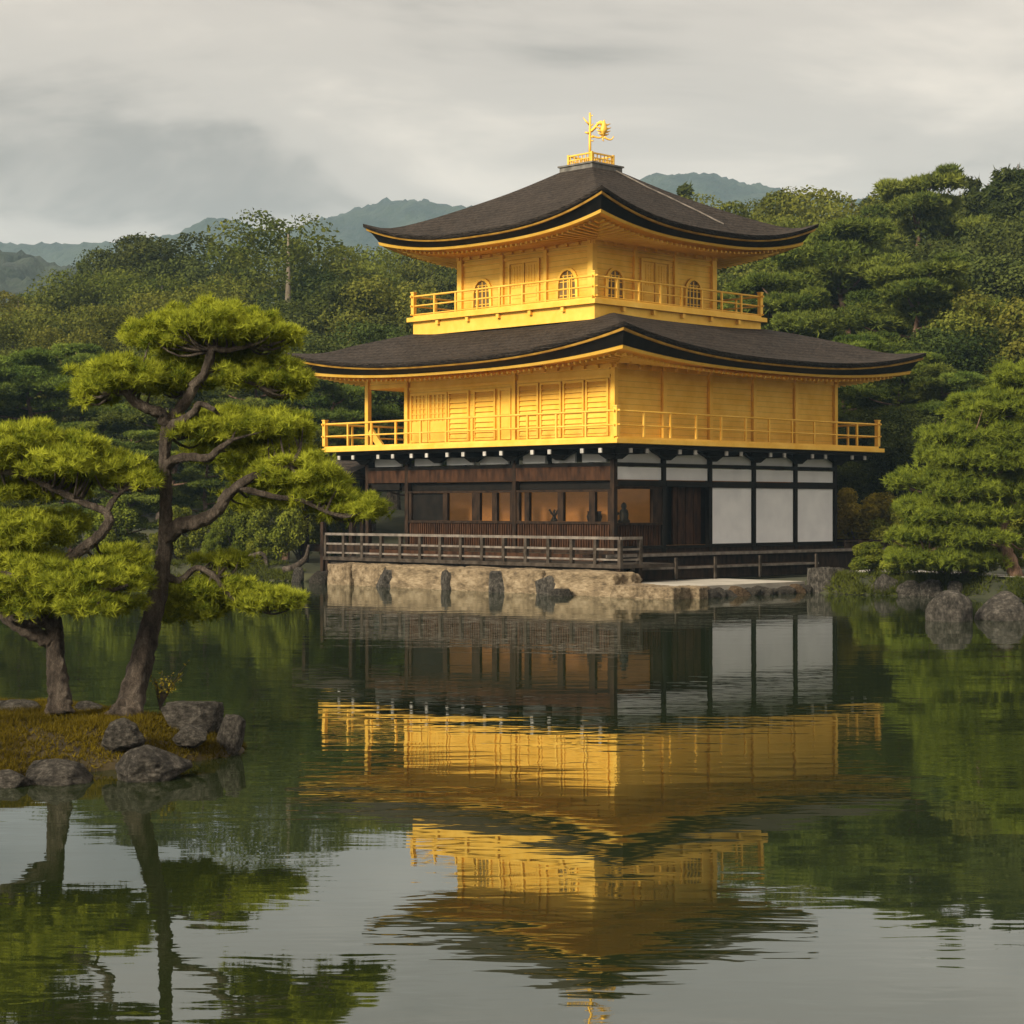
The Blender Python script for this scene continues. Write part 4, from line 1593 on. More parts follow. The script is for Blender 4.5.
garden_pine('pine_tree', P(58, 705, 15.4), 'lower island pine with a forked dark trunk bending left at the frame edge', [
    [(60, 715, 15.35, 20), (59, 695, 15.4, 15), (56, 665, 15.45, 12.5), (55, 640, 15.5, 11.5), (54, 622, 15.5, 10), (50, 604, 15.5, 8), (53, 584, 15.5, 7), (66, 562, 15.5, 7), (84, 548, 15.5, 7), (99, 536, 15.5, 6.8), (109, 521, 15.5, 6.2), (104, 511, 15.5, 5.0), (84, 503, 15.5, 4.6), (52, 488, 15.5, 4.2), (24, 475, 15.5, 3.8), (-10, 470, 15.5, 3.0), (-40, 462, 15.5, 2.0)],
], [
    [(52, 642, 15.5, 8), (40, 637, 15.45, 7.5), (22, 628, 15.4, 7.0), (4, 614, 15.4, 6.5), (-14, 604, 15.4, 5.5), (-40, 596, 15.4, 3.5)],
    [(54, 628, 15.5, 5.5), (40, 622, 15.4, 4.8), (24, 624, 15.3, 4.2), (10, 618, 15.2, 3.0)],
    [(106, 514, 15.5, 3.5), (112, 502, 15.5, 2.8), (122, 492, 15.5, 2.0), (135, 486, 15.5, 1.4)],
    [(62, 570, 15.5, 4), (84, 585, 15.3, 3), (110, 590, 15.3, 2.2), (128, 585, 15.3, 1.4)],
    [(50, 600, 15.5, 4), (30, 585, 15.2, 3), (10, 575, 15.2, 2.2), (-10, 570, 15.2, 1.4)],
], [
    (34, 452, 62, 26, 15.5, 0.45, 2400), (88, 470, 44, 22, 15.6, 0.4, 1500), (128, 478, 30, 18, 15.5, 0.3, 850), (-20, 458, 40, 24, 15.5, 0.4, 800),
    (30, 492, 60, 14, 15.7, 0.36, 1000), (60, 468, 50, 18, 15.2, 0.3, 900),
    (18, 535, 48, 22, 15.4, 0.36, 1300), (-22, 530, 36, 20, 15.4, 0.36, 600), (60, 524, 30, 12, 15.8, 0.3, 500),
    (20, 568, 52, 20, 15.3, 0.36, 1500), (52, 586, 60, 26, 15.2, 0.42, 2400), (108, 582, 36, 20, 15.3, 0.34, 1300), (88, 606, 46, 16, 15.1, 0.3, 1100), (-10, 592, 44, 22, 15.2, 0.36, 1000), (120, 560, 24, 14, 15.6, 0.24, 500), (30, 606, 40, 14, 15.2, 0.3, 800),
], (0.070, 0.0075, 0.80, 14, 0.052), 23, M['needle_near'], M['bark'], 'pines on the small island')

YC = 42.5
garden_pine('pine_tree', P(1024, 593, YC), 'spreading green pine with a leaning brown trunk on the right-hand bank', [
    [(1028, 598, YC, 13), (1021, 586, YC, 10), (1011, 563, YC, 8.5), (1003, 545, YC, 8), (998, 536, YC, 7), (1001, 515, YC, 6), (996, 496, YC, 4.6), (989, 480, YC, 3.6), (981, 469, YC, 2.8), (968, 462, YC, 2.0)],
    [(985, 594, YC + .6, 7), (978, 586, YC + .6, 5.5), (966, 572, YC + .6, 4.5), (955, 562, YC + .6, 3)],
], [
    [(1001, 530, YC, 4.5), (1012, 505, YC, 4), (1022, 475, YC + .2, 3.4), (1024, 440, YC + .2, 2.6), (1022, 400, YC + .2, 1.6)],
    [(1003, 545, YC, 4), (980, 540, YC - .3, 3), (950, 545, YC - .4, 2.2), (925, 552, YC - .4, 1.4)],
    [(998, 515, YC, 3), (970, 512, YC - .3, 2.4), (940, 516, YC - .3, 1.6)],
    [(996, 496, YC, 2.6), (970, 492, YC, 2), (945, 490, YC, 1.4)],
    [(981, 469, YC, 2.4), (962, 450, YC, 1.8), (945, 446, YC, 1.2)],
], [
    (1020, 378, 26, 16, YC + .2, 0.7, 900), (1000, 408, 36, 18, YC + .2, 0.9, 1500), (972, 414, 24, 16, YC + .2, 0.7, 800), (1040, 410, 36, 22, YC + .3, 0.9, 900),
    (962, 440, 36, 18, YC, 0.9, 1400), (1010, 440, 38, 20, YC, 0.9, 1500), (944, 456, 26, 14, YC, 0.7, 900),
    (985, 462, 46, 18, YC - .3, 0.9, 1600), (1036, 470, 40, 24, YC + .3, 0.9, 1200), (938, 482, 38, 15, YC, 0.8, 1300),
    (975, 492, 46, 17, YC - .2, 0.9, 1500), (922, 508, 26, 11, YC - .2, 0.6, 800), (958, 516, 44, 15, YC - .3, 0.9, 1500), (1016, 510, 36, 18, YC + .3, 0.8, 1100),
    (932, 536, 38, 12, YC - .4, 0.7, 1300), (968, 540, 44, 14, YC - .4, 0.8, 1400), (925, 560, 32, 10, YC - .5, 0.6, 1000), (955, 562, 40, 11, YC - .4, 0.7, 1200), (905, 556, 16, 9, YC - .3, 0.5, 450), (1034, 540, 22, 14, YC + .6, 0.6, 500),
], (0.15, 0.020, 0.7, 10, 0.13), 37, M['needle_bank'], M['bark_red'], None, 0.016)

# ------------------------------------------------------------------ forest trees: a few grown kinds, then copies


def crown_clumps(r, k, rx, rz, z0, shape):
    out = []
    while len(out) < k:
        u = r.normal(0, 1, 3)
        u /= np.linalg.norm(u)
        q = r.uniform(0.35, 1.0) ** 0.5
        x, y, z = u * q
        if shape == 'cone':
            h = r.uniform(0, 1)
            a = r.uniform(0, 6.283)
            rad = rx * (1 - h) ** 0.75 * r.uniform(0.45, 1)
            out.append((math.cos(a) * rad, math.sin(a) * rad, z0 + h * rz * 2))
        else:
            out.append((x * rx, y * rx, z0 + rz + z * rz))
    return np.array(out)


def tree_kind(kind, seed):
    """unit-height tree (crown and trunk meshes), real size comes from scaling"""
    r = np.random.default_rng(seed)
    tr = MB()
    if kind == 'broad' or kind == 'dark' or kind == 'sparse':
        H = 10.0
        lean = r.uniform(-0.5, 0.5, 2)
        n = {'broad': 64, 'dark': 64, 'sparse': 56}[kind]
        cl = crown_clumps(r, n, 3.0 if kind != 'sparse' else 2.6, 3.7 if kind != 'sparse' else 3.3, 2.2 if kind != 'sparse' else 3.3, 'ball')
        keep = r.uniform(0, 1, n) < 0.92
        cl = cl[keep]
        # lobed outline
        cl[:, 0] += 0.6 * np.sin(cl[:, 2] * 1.1 + seed)
        cs = r.uniform(0.55, 1.15, len(cl)) * (1.0 if kind != 'sparse' else 0.8)
        per = 640 if kind != 'sparse' else 260
        N = len(cl) * per
        idx = np.repeat(np.arange(len(cl)), per)
        d = unit(r.normal(0, 1, (N, 3)) + np.array([0, 0, 0.35]))
        p = cl[idx] + d * (cs[idx] * r.uniform(0.35, 1.08, N) ** 0.5)[:, None] * np.array([1.1, 1.1, 0.85])
        tone = np.clip(r.normal(0.45, 0.22, len(cl))[idx] + r.normal(0, 0.18, N), 0, 1)
        V = leaves(p, d, 0.070, r)
        me = mesh_np('crown', V, 4, M['leaf_olive'] if kind != 'dark' else M['leaf_dark'], tone)
        tp = [(0, 0, -0.6, 0.26), (0.1, 0, 1.5, 0.2), (lean[0] * 0.5, lean[1] * 0.5, 4, 0.15), (lean[0], lean[1], 7, 0.08), (lean[0], lean[1], 9.0, 0.03)]
        limb(tr, tp, 4, 7)
        nb = 14 if kind == 'sparse' else 8
        for i in range(nb):
            h = r.uniform(2.2, 6.5)
            a = r.uniform(0, 6.28)
            e = cl[r.integers(len(cl))] if kind != 'sparse' else np.array([math.cos(a) * 2.3, math.sin(a) * 2.3, h + 1.1])
            if kind == 'sparse':
                h = 2.0 + 3.4 * i / nb
                e[2] = h + 1.0
            limb(tr, [(0, 0, h, 0.075), (e[0] * 0.5, e[1] * 0.5, (h + e[2]) / 2 + 0.2, 0.05), (e[0], e[1], e[2], 0.02)], 3, 5)
        tm = M['bark'] if kind != 'sparse' else M['bark_pale']
    elif kind == 'conifer':
        H = 10.0
        n = 95
        cl = crown_clumps(r, n, 1.9, 4.3, 1.3, 'cone')
        cs = r.uniform(0.4, 0.8, n) * (1.15 - 0.06 * cl[:, 2])
        cs = np.clip(cs, 0.22, 1)
        per = 240
        N = n * per
        idx = np.repeat(np.arange(n), per)
        d = unit(r.normal(0, 1, (N, 3)) + np.array([0, 0, 0.2]))
        out = unit(cl * np.array([1, 1, 0]) + 1e-6)
        p = cl[idx] + d * (cs[idx] * r.uniform(0.2, 1.05, N) ** 0.5)[:, None] * np.array([1.25, 1.25, 0.7])
        # drooping sprays
        p[:, 2] -= 0.25 * np.linalg.norm(p[:, :2], axis=1) * 0.6
        dd = unit(out[idx] + np.array([0, 0, -0.25]) + r.normal(0, 0.35, (N, 3)))
        V = tufts(p, dd, 1, 0.30, 0.095, 0.35, r)
        tone = np.clip(r.normal(0.4, 0.2, n)[idx] + r.normal(0, 0.15, N), 0, 1)
        me = mesh_np('crown', V, 3, M['leaf_dark'], tone)
        limb(tr, [(0, 0, -0.6, 0.2), (0, 0, 3, 0.15), (0.05, 0, 7, 0.08), (0, 0, 9.8, 0.02)], 3, 7)
        tm = M['bark']
    elif kind in ('pine', 'redpine'):
        H = 10.0
        ps, ds, ts = [], [], []
        x, y = 0.0, 0.0
        tp = [(0, 0, -0.6, 0.22)]
        bx_, by_ = r.uniform(-0.6, 0.6, 2)
        for z in (2, 4, 6, 8, 9.3):
            x = bx_ * z / 6 + r.uniform(-0.25, 0.25)
            y = by_ * z / 6 + r.uniform(-0.25, 0.25)
            tp.append((x, y, z, 0.2 * (1 - z / 11)))
        limb(tr, tp, 4, 8)
        npad = 17 if kind == 'pine' else 24
        for i in range(npad):
            h = 2.4 + 7.2 * (i + r.uniform(0, 0.8)) / npad
            reach = 2.5 * math.sqrt(max(0.05, 1 - ((h - 3.2) / 7.2) ** 2)) if h > 3.2 else 2.0
            a = i * 2.4 + r.uniform(-0.4, 0.4)
            q = reach * r.uniform(0.25, 0.85)
            if kind == 'redpine' and h < 7.2:
                a = r.uniform(-0.25, math.pi + 0.25)
                q = reach * r.uniform(0.45, 0.95)
            tx = np.interp(h, [t[2] for t in tp], [t[0] for t in tp])
            ty = np.interp(h, [t[2] for t in tp], [t[1] for t in tp])
            c = (tx + math.cos(a) * q, ty + math.sin(a) * q + (1.3 if kind == 'redpine' and h < 7.2 else 0), h + 0.1)
            rr = r.uniform(0.95, 1.5) * (1.0 if h < 8.5 else 0.7)
            p, d, tone, cc = pad_tufts(c, rr * 1.1, rr * 1.1, 0.50, 1300, r, 0.36)
            ps.append(p)
            ds.append(d)
            ts.append(np.clip(tone + r.normal(0, 0.1), 0, 1))
            limb(tr, [(tx, ty, h - 0.45, 0.07), (tx + math.cos(a) * q * 0.6, ty + math.sin(a) * q * 0.6, h - 0.25, 0.045), (c[0], c[1], c[2] - 0.05, 0.02)], 3, 5)
        p, d, tone = np.concatenate(ps), np.concatenate(ds), np.concatenate(ts)
        V = tufts(p, d, 4, 0.19, 0.05, 0.6, r)
        me = mesh_np('crown', V, 3, M['needle_far'], np.repeat(tone, 4))
        tm = M['bark_red']
    else:      # shrub, yellow shrub
        n = 34
        cl = crown_clumps(r, n, 3.8, 4.0, 0.8, 'ball')
        cl[:, 2] = np.abs(cl[:, 2])
        cs = r.uniform(0.9, 1.7, n)
        per = 480
        N = n * per
        idx = np.repeat(np.arange(n), per)
        d = unit(r.normal(0, 1, (N, 3)) + np.array([0, 0, 0.4]))
        p = cl[idx] + d * (cs[idx] * r.uniform(0.35, 1.05, N) ** 0.5)[:, None]
        tone = np.clip(r.normal(0.45, 0.22, n)[idx] + r.normal(0, 0.2, N), 0, 1)
        me = mesh_np('crown', leaves(p, d, 0.20, r), 4, M['leaf_yellow'] if kind == 'yellow' else M['leaf_shrub'], tone)
        for i in range(9):
            e = cl[r.integers(n)]
            limb(tr, [(0, 0, -0.6, 0.2), (e[0] * 0.4, e[1] * 0.4, e[2] * 0.5, 0.13), (e[0], e[1], e[2], 0.05)], 3, 5)
        tm = M['bark']
    co = bpy.data.objects.new('crown', me)
    to = tr.build('trunk', tm, None, smooth=True)
    bpy.data.objects.remove(co)
    tme = to.data
    bpy.data.objects.remove(to)
    return me, tme


KINDS = {}
for kind, seeds in (('broad', (1, 2, 3)), ('dark', (4, 5)), ('sparse', (6,)), ('conifer', (7, 8)), ('pine', (9, 10, 11)), ('redpine', (19, 20)), ('shrub', (12, 13)), ('yellow', (14,))):
    KINDS[kind] = [tree_kind(kind, s) for s in seeds]
HEIGHT_OF = {'broad': 10.0, 'dark': 10.0, 'sparse': 9.6, 'conifer': 10.0, 'pine': 10.1, 'redpine': 10.1, 'shrub': 9.6, 'yellow': 9.6}

TREES = []      # kind, px, top py, Y, width factor


def T(kind, px, top, Y, wf=1.0, note=None):
    TREES.append((kind, px, top, Y, wf, note))


# the trees one can tell apart in the photograph
T('sparse', 283, 217, 99, 1.15, 'tall airy tree with pale bare lower branches standing above the left woods')
T('dark', 178, 228, 112, 1.25); T('dark', 205, 238, 108, 1.0); T('dark', 125, 243, 114, 1.0); T('conifer', 83, 263, 118, 0.9)
T('conifer', 234, 240, 122, 1.0); T('broad', 345, 230, 104, 1.0); T('broad', 385, 238, 112, 1.1); T('broad', 425, 246, 108, 1.1); T('dark', 455, 258, 100)
T('broad', 15, 278, 104, 1.2); T('dark', 55, 286, 110, 1.1); T('broad', 100, 262, 104, 1.1); T('broad', 150, 262, 98, 1.1); T('broad', 236, 262, 106, 1.0); T('dark', 322, 258, 101); T('dark', -40, 280, 108, 1.2)
T('broad', 20, 300, 84, 1.1); T('broad', 70, 318, 78, 1.1); T('broad', 190, 272, 86, 1.2); T('broad', 125, 292, 84, 1.1); T('dark', 228, 300, 84, 1.1); T('dark', 330, 276, 86, 1.2); T('broad', 395, 268, 84, 1.2); T('dark', 440, 290, 80, 1.2); T('dark', 160, 322, 76, 1.1)
T('redpine', 32, 346, 62, 1.3); T('pine', 95, 338, 64, 1.2); T('dark', 300, 322, 72, 1.3); T('pine', 250, 350, 68, 1.3); T('dark', 370, 318, 73, 1.3); T('pine', 340, 362, 66, 1.2); T('pine', 420, 345, 72, 1.2); T('pine', -30, 352, 62, 1.2); T('pine', 165, 370, 63, 1.3)
T('pine', 70, 420, 58, 1.4); T('pine', 130, 430, 57, 1.4); T('pine', 215, 430, 58, 1.4); T('pine', 285, 425, 57.5, 1.3); T('pine', 10, 425, 57, 1.4); T('pine', 345, 420, 60, 1.2); T('shrub', 180, 505, 55, 1.0); T('shrub', 235, 500, 54.6, 0.9); T('shrub', 275, 488, 54.2, 0.9); T('shrub', 115, 500, 55.4, 1.1); T('shrub', 50, 505, 55.6, 1.1); T('shrub', 0, 510, 55.8, 1.1); T('shrub', 300, 500, 57, 0.9); T('shrub', 335, 505, 60, 0.9)
T('shrub', 262, 528, 54, 0.9); T('shrub', 212, 530, 54.2, 0.8); T('shrub', 155, 532, 54.6, 0.9); T('shrub', -40, 500, 55.8, 1.1); T('pine', -60, 420, 57, 1.3)
# right-hand side
T('conifer', 684, 187, 118, 0.8); T('broad', 740, 195, 108, 1.1); T('broad', 778, 192, 112, 0.9); T('broad', 712, 212, 100, 1.0)
T('broad', 845, 171, 100, 1.15); T('broad', 812, 200, 96, 0.9); T('conifer', 874, 188, 104, 0.85); T('conifer', 895, 186, 110, 1.0); T('redpine', 926, 170, 88, 1.05, 'tall pine with a bare reddish trunk on the right skyline'); T('conifer', 948, 184, 96, 0.85); T('conifer', 972, 180, 92, 0.85); T('conifer', 988, 178, 100, 1.0); T('conifer', 1003, 170, 90, 0.85); T('conifer', 1018, 158, 96, 1.0); T('conifer', 1040, 166, 90, 1.0); T('dark', 1045, 200, 84, 1.2); T('conifer', 960, 186, 104, 1.0)
T('redpine', 846, 214, 74, 1.35, 'broad layered pine with a straight red trunk right of the upper roof'); T('pine', 776, 268, 70, 1.0); T('pine', 745, 268, 72, 1.3); T('dark', 893, 232, 80, 1.2); T('dark', 970, 240, 76, 1.3); T('dark', 1010, 250, 74, 1.3); T('dark', 940, 262, 74, 1.2)
T('redpine', 926, 258, 68, 1.35, 'fresh green layered pine below the dark wood right of the lower roof'); T('pine', 882, 325, 66, 1.2); T('broad', 1008, 292, 66, 1.2); T('broad', 1035, 280, 66, 1.2); T('dark', 965, 320, 65, 1.2)
T('pine', 880, 350, 61, 1.3); T('pine', 935, 362, 60, 1.3); T('pine', 830, 330, 63, 1.2); T('dark', 905, 400, 59, 1.2); T('dark', 870, 412, 60, 1.0); T('dark', 950, 420, 57, 1.2); T('pine', 990, 370, 58, 1.2); T('dark', 1020, 390, 56, 1.2); T('dark', 845, 420, 61, 0.9)
T('yellow', 862, 486, 55.5, 1.1, 'yellowing rounded shrub just right of the pavilion wall'); T('shrub', 905, 500, 54, 1.0); T('shrub', 940, 520, 51, 1.0); T('shrub', 915, 530, 51, 0.9); T('shrub', 985, 500, 50, 1.2); T('shrub', 1030, 500, 49, 1.2); T('shrub', 1012, 548, 45, 0.9)
T('shrub', 872, 574, 44.6, 1.6); T('shrub', 902, 577, 43.9, 1.5); T('shrub', 942, 574, 43.6, 1.5); T('shrub', 978, 573, 43.2, 1.5); T('shrub', 925, 548, 47.5, 0.9); T('shrub', 960, 552, 46.5, 0.9)

SKY = [(-120, 294), (0, 300), (60, 304), (100, 296), (150, 288), (200, 288), (300, 282), (350, 276), (450, 280), (700, 235), (800, 232), (850, 228), (900, 230), (960, 222), (1000, 212), (1100, 195)]
rr = random.Random(5)
for Y, lift in ((66, 85), (75, 55), (86, 30), (97, 14), (107, 8), (118, 3)):
    step = 4.6 * F / Y
    px = -90 + rr.uniform(0, step)
    while px < 1110:
        if not (425 < px < 735):
            s = np.interp(px, [a for a, _ in SKY], [b for _, b in SKY])
            kind = rr.choice(['broad', 'dark', 'broad', 'dark', 'conifer', 'pine'] if px < 470 else ['dark', 'dark', 'pine', 'conifer', 'pine', 'broad'])
            if Y < 70:
                kind = rr.choice(['pine', 'dark', 'pine'])
            if Y > 92 and px > 560:
                kind = rr.choice(['dark', 'conifer', 'dark', 'broad'])
            if Y < 97 and 248 < px < 322:
                lift2 = max(0, 322 - s - lift)
            else:
                lift2 = 0
            if Y < 90 and (815 < px < 880 or 898 < px < 955):
                px += step * 0.6
                continue
            if not any(abs(t[1] - px) < step * 0.42 and abs(t[3] - Y) < 5 for t in TREES):
                T(kind, px, s + lift + lift2 + rr.uniform(0, 22), Y + rr.uniform(-2.5, 2.5), rr.uniform(0.95, 1.3))
        px += step * rr.uniform(0.75, 1.25)

ORD = ['first', 'second', 'third', 'fourth', 'fifth', 'sixth', 'seventh', 'eighth', 'ninth', 'tenth', 'eleventh', 'twelfth', 'thirteenth', 'fourteenth', 'fifteenth', 'sixteenth', 'seventeenth', 'eighteenth', 'nineteenth', 'twentieth']
KN = {'broad': ('broadleaf_tree', 'olive-green broadleaf tree', 'tree'), 'dark': ('broadleaf_tree', 'dark green rounded tree', 'tree'), 'sparse': ('broadleaf_tree', '', 'tree'),
      'conifer': ('conifer_tree', 'dark pointed conifer', 'conifer'), 'pine': ('pine_tree', 'layered green pine', 'pine tree'), 'redpine': ('pine_tree', 'open pine with red trunk', 'pine tree'), 'shrub': ('shrub', 'rounded green shrub', 'shrub'), 'yellow': ('shrub', '', 'shrub')}
groups = {}
for i, t in enumerate(TREES):
    kind, px, top, Y, wf, note = t
    side = 'left of' if px < 560 else 'right of'
    tier = 'along the skyline' if Y >= 92 else ('halfway up the slope' if Y >= 71 else 'low on the slope')
    if kind == 'shrub':
        tier = 'by the water'
    groups.setdefault((kind, side, tier), []).append((px, i))
LABEL = {}
for (kind, side, tier), lst in groups.items():
    lst = [x for x in sorted(lst) if not TREES[x[1]][5]]
    for j, (px, i) in enumerate(lst):
        k = j if j < 20 else 19
        LABEL[i] = '%s %s %s the pavilion, %s from left' % (KN[kind][1], tier, side, ORD[k])
cnt = {}
r_t = random.Random(3)
for i, (kind, px, top, Y, wf, note) in enumerate(TREES):
    X = (px - 512) * Y / F
    Y = max(Y, float(shoreY(X)) + 0.7)
    gz = float(ground_z(X, Y))
    ztop = CZ + (HZ - top) * Y / F
    h = max(0.8, ztop - gz)
    s = h / HEIGHT_OF[kind]
    var = KINDS[kind]
    c = cnt.get(kind, 0)
    cnt[kind] = c + 1
    cme, tme = var[c % len(var)]
    root = empty(KN[kind][0], (X, Y, gz))
    root.scale = (s * wf, s * wf, s)
    if kind in ('shrub', 'yellow'):
        root.scale = (s * wf * 1.0, s * wf * 1.0, s)
    elif kind in ('broad', 'dark') and h < 6:
        root.scale = (max(s * wf, 0.55), max(s * wf, 0.55), s)
    root.rotation_euler = (0, 0, r_t.uniform(0, 6.28) if kind != 'redpine' else r_t.uniform(-0.3, 0.3))
    tag(root, note or LABEL[i], KN[kind][2], {'left': 'trees of the woods left of the pavilion', 'right': 'trees of the woods right of the pavilion'}['left' if px < 560 else 'right'] if kind not in ('shrub', 'yellow') else 'shrubs along the far bank')
    link('crown', cme, root)
    link('trunk', tme, root)

# ------------------------------------------------------------------ rocks


def rock_mesh(name, seed, m, squash=(1, 1, 1), blocky=0.0, sub=4, amp=0.28, cuts=9):
    import bmesh
    rc = random.Random(seed * 13)
    planes = []
    for _ in range(cuts):
        pn = Vector((rc.gauss(0, 1), rc.gauss(0, 1), rc.gauss(0, 0.8))).normalized()
        planes.append((pn, rc.uniform(0.62, 0.88)))
    bm = bmesh.new()
    bmesh.ops.create_icosphere(bm, subdivisions=sub, radius=1.0)
    off = Vector((seed * 3.1, seed * 7.7, seed * 1.9))
    for v in bm.verts:
        p = v.co.copy()
        if blocky:
            mx = max(abs(p.x), abs(p.y), abs(p.z))
            p = p.lerp(p / mx, blocky)
        c = noise.noise(p * 0.9 + off) * amp * 1.2 + noise.noise(p * 2.2 + off) * amp * 0.55 + noise.noise(p * 5.5 + off) * amp * 0.22
        # worn facets
        c -= abs(noise.noise(p * 8.0 + off)) * 0.085 + abs(noise.noise(p * 17.0 + off)) * 0.03
        cell = noise.voronoi(p * 1.5 + off)[0]
        c += (cell[1] - cell[0]) * amp * 0.35
        p = p * (1 + c * 0.6)
        if not blocky or blocky < 0.9:
            for pn, pd in planes:
                ex = p.dot(pn) - pd
                if ex > 0:
                    p = p - pn * ex * 0.88
        p = p * (1 + c * 0.4)
        v.co = Vector((p.x * squash[0], p.y * squash[1], p.z * squash[2]))
    me = bpy.data.meshes.new(name)
    bm.to_mesh(me)
    bm.free()
    me.materials.append(m)
    me.polygons.foreach_set('use_smooth', [True] * len(me.polygons))
    return me


def rock(name, me, loc, scale, rz, label, cat, group=None):
    o = link(name, me)
    o.location = loc
    o.scale = scale if hasattr(scale, '__len__') else (scale,) * 3
    o.rotation_euler = (0, 0, rz)
    tag(o, label, cat, group)
    return o


RG = [rock_mesh('boulder', s, M['stone_grey']) for s in (1, 2, 3, 4)]
RB = [rock_mesh('boulder', s, M['stone_grey'], blocky=0.6, amp=0.18, cuts=4) for s in (5, 6)]
RP = [rock_mesh('footing_stone', s, M['stone_pale'], blocky=0.93, amp=0.085, sub=5) for s in (7, 8, 9)]
RD = [rock_mesh('rubble_stone', s, M['stone_dark'], blocky=0.35) for s in (11, 12, 13)]
RR = [rock_mesh('rubble_stone', s, M['stone_rust'], blocky=0.4) for s in (14,)]

# footing under the left-hand veranda: pale blocks with grey boulders wedged between, along pavilion x = -7.6
blocks = [(2.80, 1.86), (1.84, 0.55), (0.62, -1.80), (-1.70, -3.55), (-3.45, -5.05), (-4.98, -7.35)]
for i, (b, a) in enumerate(blocks):
    yc, hw = (a + b) / 2, (b - a) / 2 * 0.97
    rock('footing_stone', RP[i % 3], pw(-7.10 + 0.03 * (i % 2), yc, 0.11), (0.50, hw, 0.445), R(45), 'pale sandstone footing block under the veranda, %s from the left end' % ORD[i], 'stone block', 'pale footing blocks under the veranda')
for i, (y, s) in enumerate(((0.50, 0.36), (-1.80, 0.26), (-3.52, 0.33), (-5.05, 0.36))):
    rock('boulder', RB[i % 2], pw(-7.38, y, 0.06), (s * 1.0, s * 1.1, 0.46), R(45 + 65 * i), 'grey boulder wedged between the pale footing blocks, %s from the left' % ORD[i], 'rock', 'boulders in the footing wall')
rock('boulder', RD[0], pw(-7.85, -5.95, -0.02), (0.30, 0.34, 0.19), R(30), 'small dark wet rock lying in the water before the pale footing', 'rock')
# corner stones
for i, (x, y, sx, sz) in enumerate(((-7.2, -7.75, 0.50, 0.27), (-7.2, -8.5, 0.42, 0.25), (-6.5, -8.62, 0.36, 0.24))):
    rock('footing_stone', RP[i], pw(x, y, 0.02), (sx, sx, sz), R(45 + i * 9), ['pale footing stone right under the veranda corner', 'pale rounded stone nearest the viewer at the footing corner', 'pale stone starting the low rubble wall right of the corner'][i], 'stone block')
# low stone ledge on the right with rubble below
m_ = MB()
m_.box(-7.0, -8.62, 0.10, -2.25, -5.0, 0.25)
led = m_.build('stone_ledge', M['concrete'], None)
led.location = PC
led.rotation_euler = (0, 0, R(45))
tag(led, 'long pale stone ledge in front of the low right-hand veranda', 'ledge')
rj = random.Random(12)
x, j = -6.1, 0
while x < -2.3:
    s = rj.uniform(0.19, 0.30)
    special = j in (3, 9)
    me = RR[0] if special else RD[j % 3]
    rock('rubble_stone', me, pw(x, -8.72 - rj.uniform(0, 0.12), rj.uniform(-0.02, 0.05)), (s * 1.15, s, s * rj.uniform(0.62, 0.85)), rj.uniform(0, 6), ('rust-brown rubble stone below the pale ledge, %s in the row from the left' if special else 'dark rubble stone below the pale ledge, %s in the row from the left') % ORD[min(j, 19)], 'rock', 'rubble stones below the ledge')
    x += s * 1.5
    j += 1
# squared end block and the rocks along the right bank
m_ = MB()
m_.box(-0.33, -0.36, -0.4, 0.33, 0.36, 0.60)
blk = rock('stone_block', rock_mesh('stone_block', 21, M['stone_grey'], blocky=0.92, amp=0.08, sub=5), P(829, 600, 44.6) + Vector((0, 0.3, 0.25)), (0.33, 0.36, 0.52), R(40), 'squared grey stone block with a flat top ending the pale ledge', 'stone block')
for (px, Yr, sx, sz, k, lab) in ((853, 44.4, 0.36, 0.46, 0, 'grey upright rock beside the squared stone block at the ledge end'), (889, 43.4, 0.40, 0.46, 1, 'pointed grey rock in the grass right of the squared block'), (867, 43.9, 0.22, 0.20, 2, 'low grey stone half hidden in grass between two upright rocks'),
                                 (912, 43.0, 0.34, 0.26, 3, 'low brownish bank stone under the pine, nearest the pointed rock'), (935, 42.7, 0.36, 0.30, 0, 'bank stone behind the large domed rock'), (958, 42.4, 0.30, 0.26, 2, 'small bank stone between the two large rocks, behind them')):
    rock('boulder', RG[k], P(px, 598, Yr) * 1.0 + Vector((0, 0.25, 0.10 - P(px, 598, Yr).z)), (sx, sx * 0.9, sz), px * 0.7, lab, 'rock', 'rocks along the right bank')
rock('boulder', rock_mesh('boulder', 31, M['stone_grey'], amp=0.16), P(956, 622, 33.4) + Vector((0, 0.25, 0.0)), (0.47, 0.46, 0.56), 0.6, 'large domed grey rock standing in the water at the right', 'rock', 'large rocks in the water at the right')
rock('boulder', rock_mesh('boulder', 33, M['stone_grey'], amp=0.2), P(1008, 621, 33.7) + Vector((0, 0.3, 0.0)), (0.54, 0.50, 0.52), 2.6, 'large lower rock in the water cut off by the right frame edge', 'rock', 'large rocks in the water at the right')
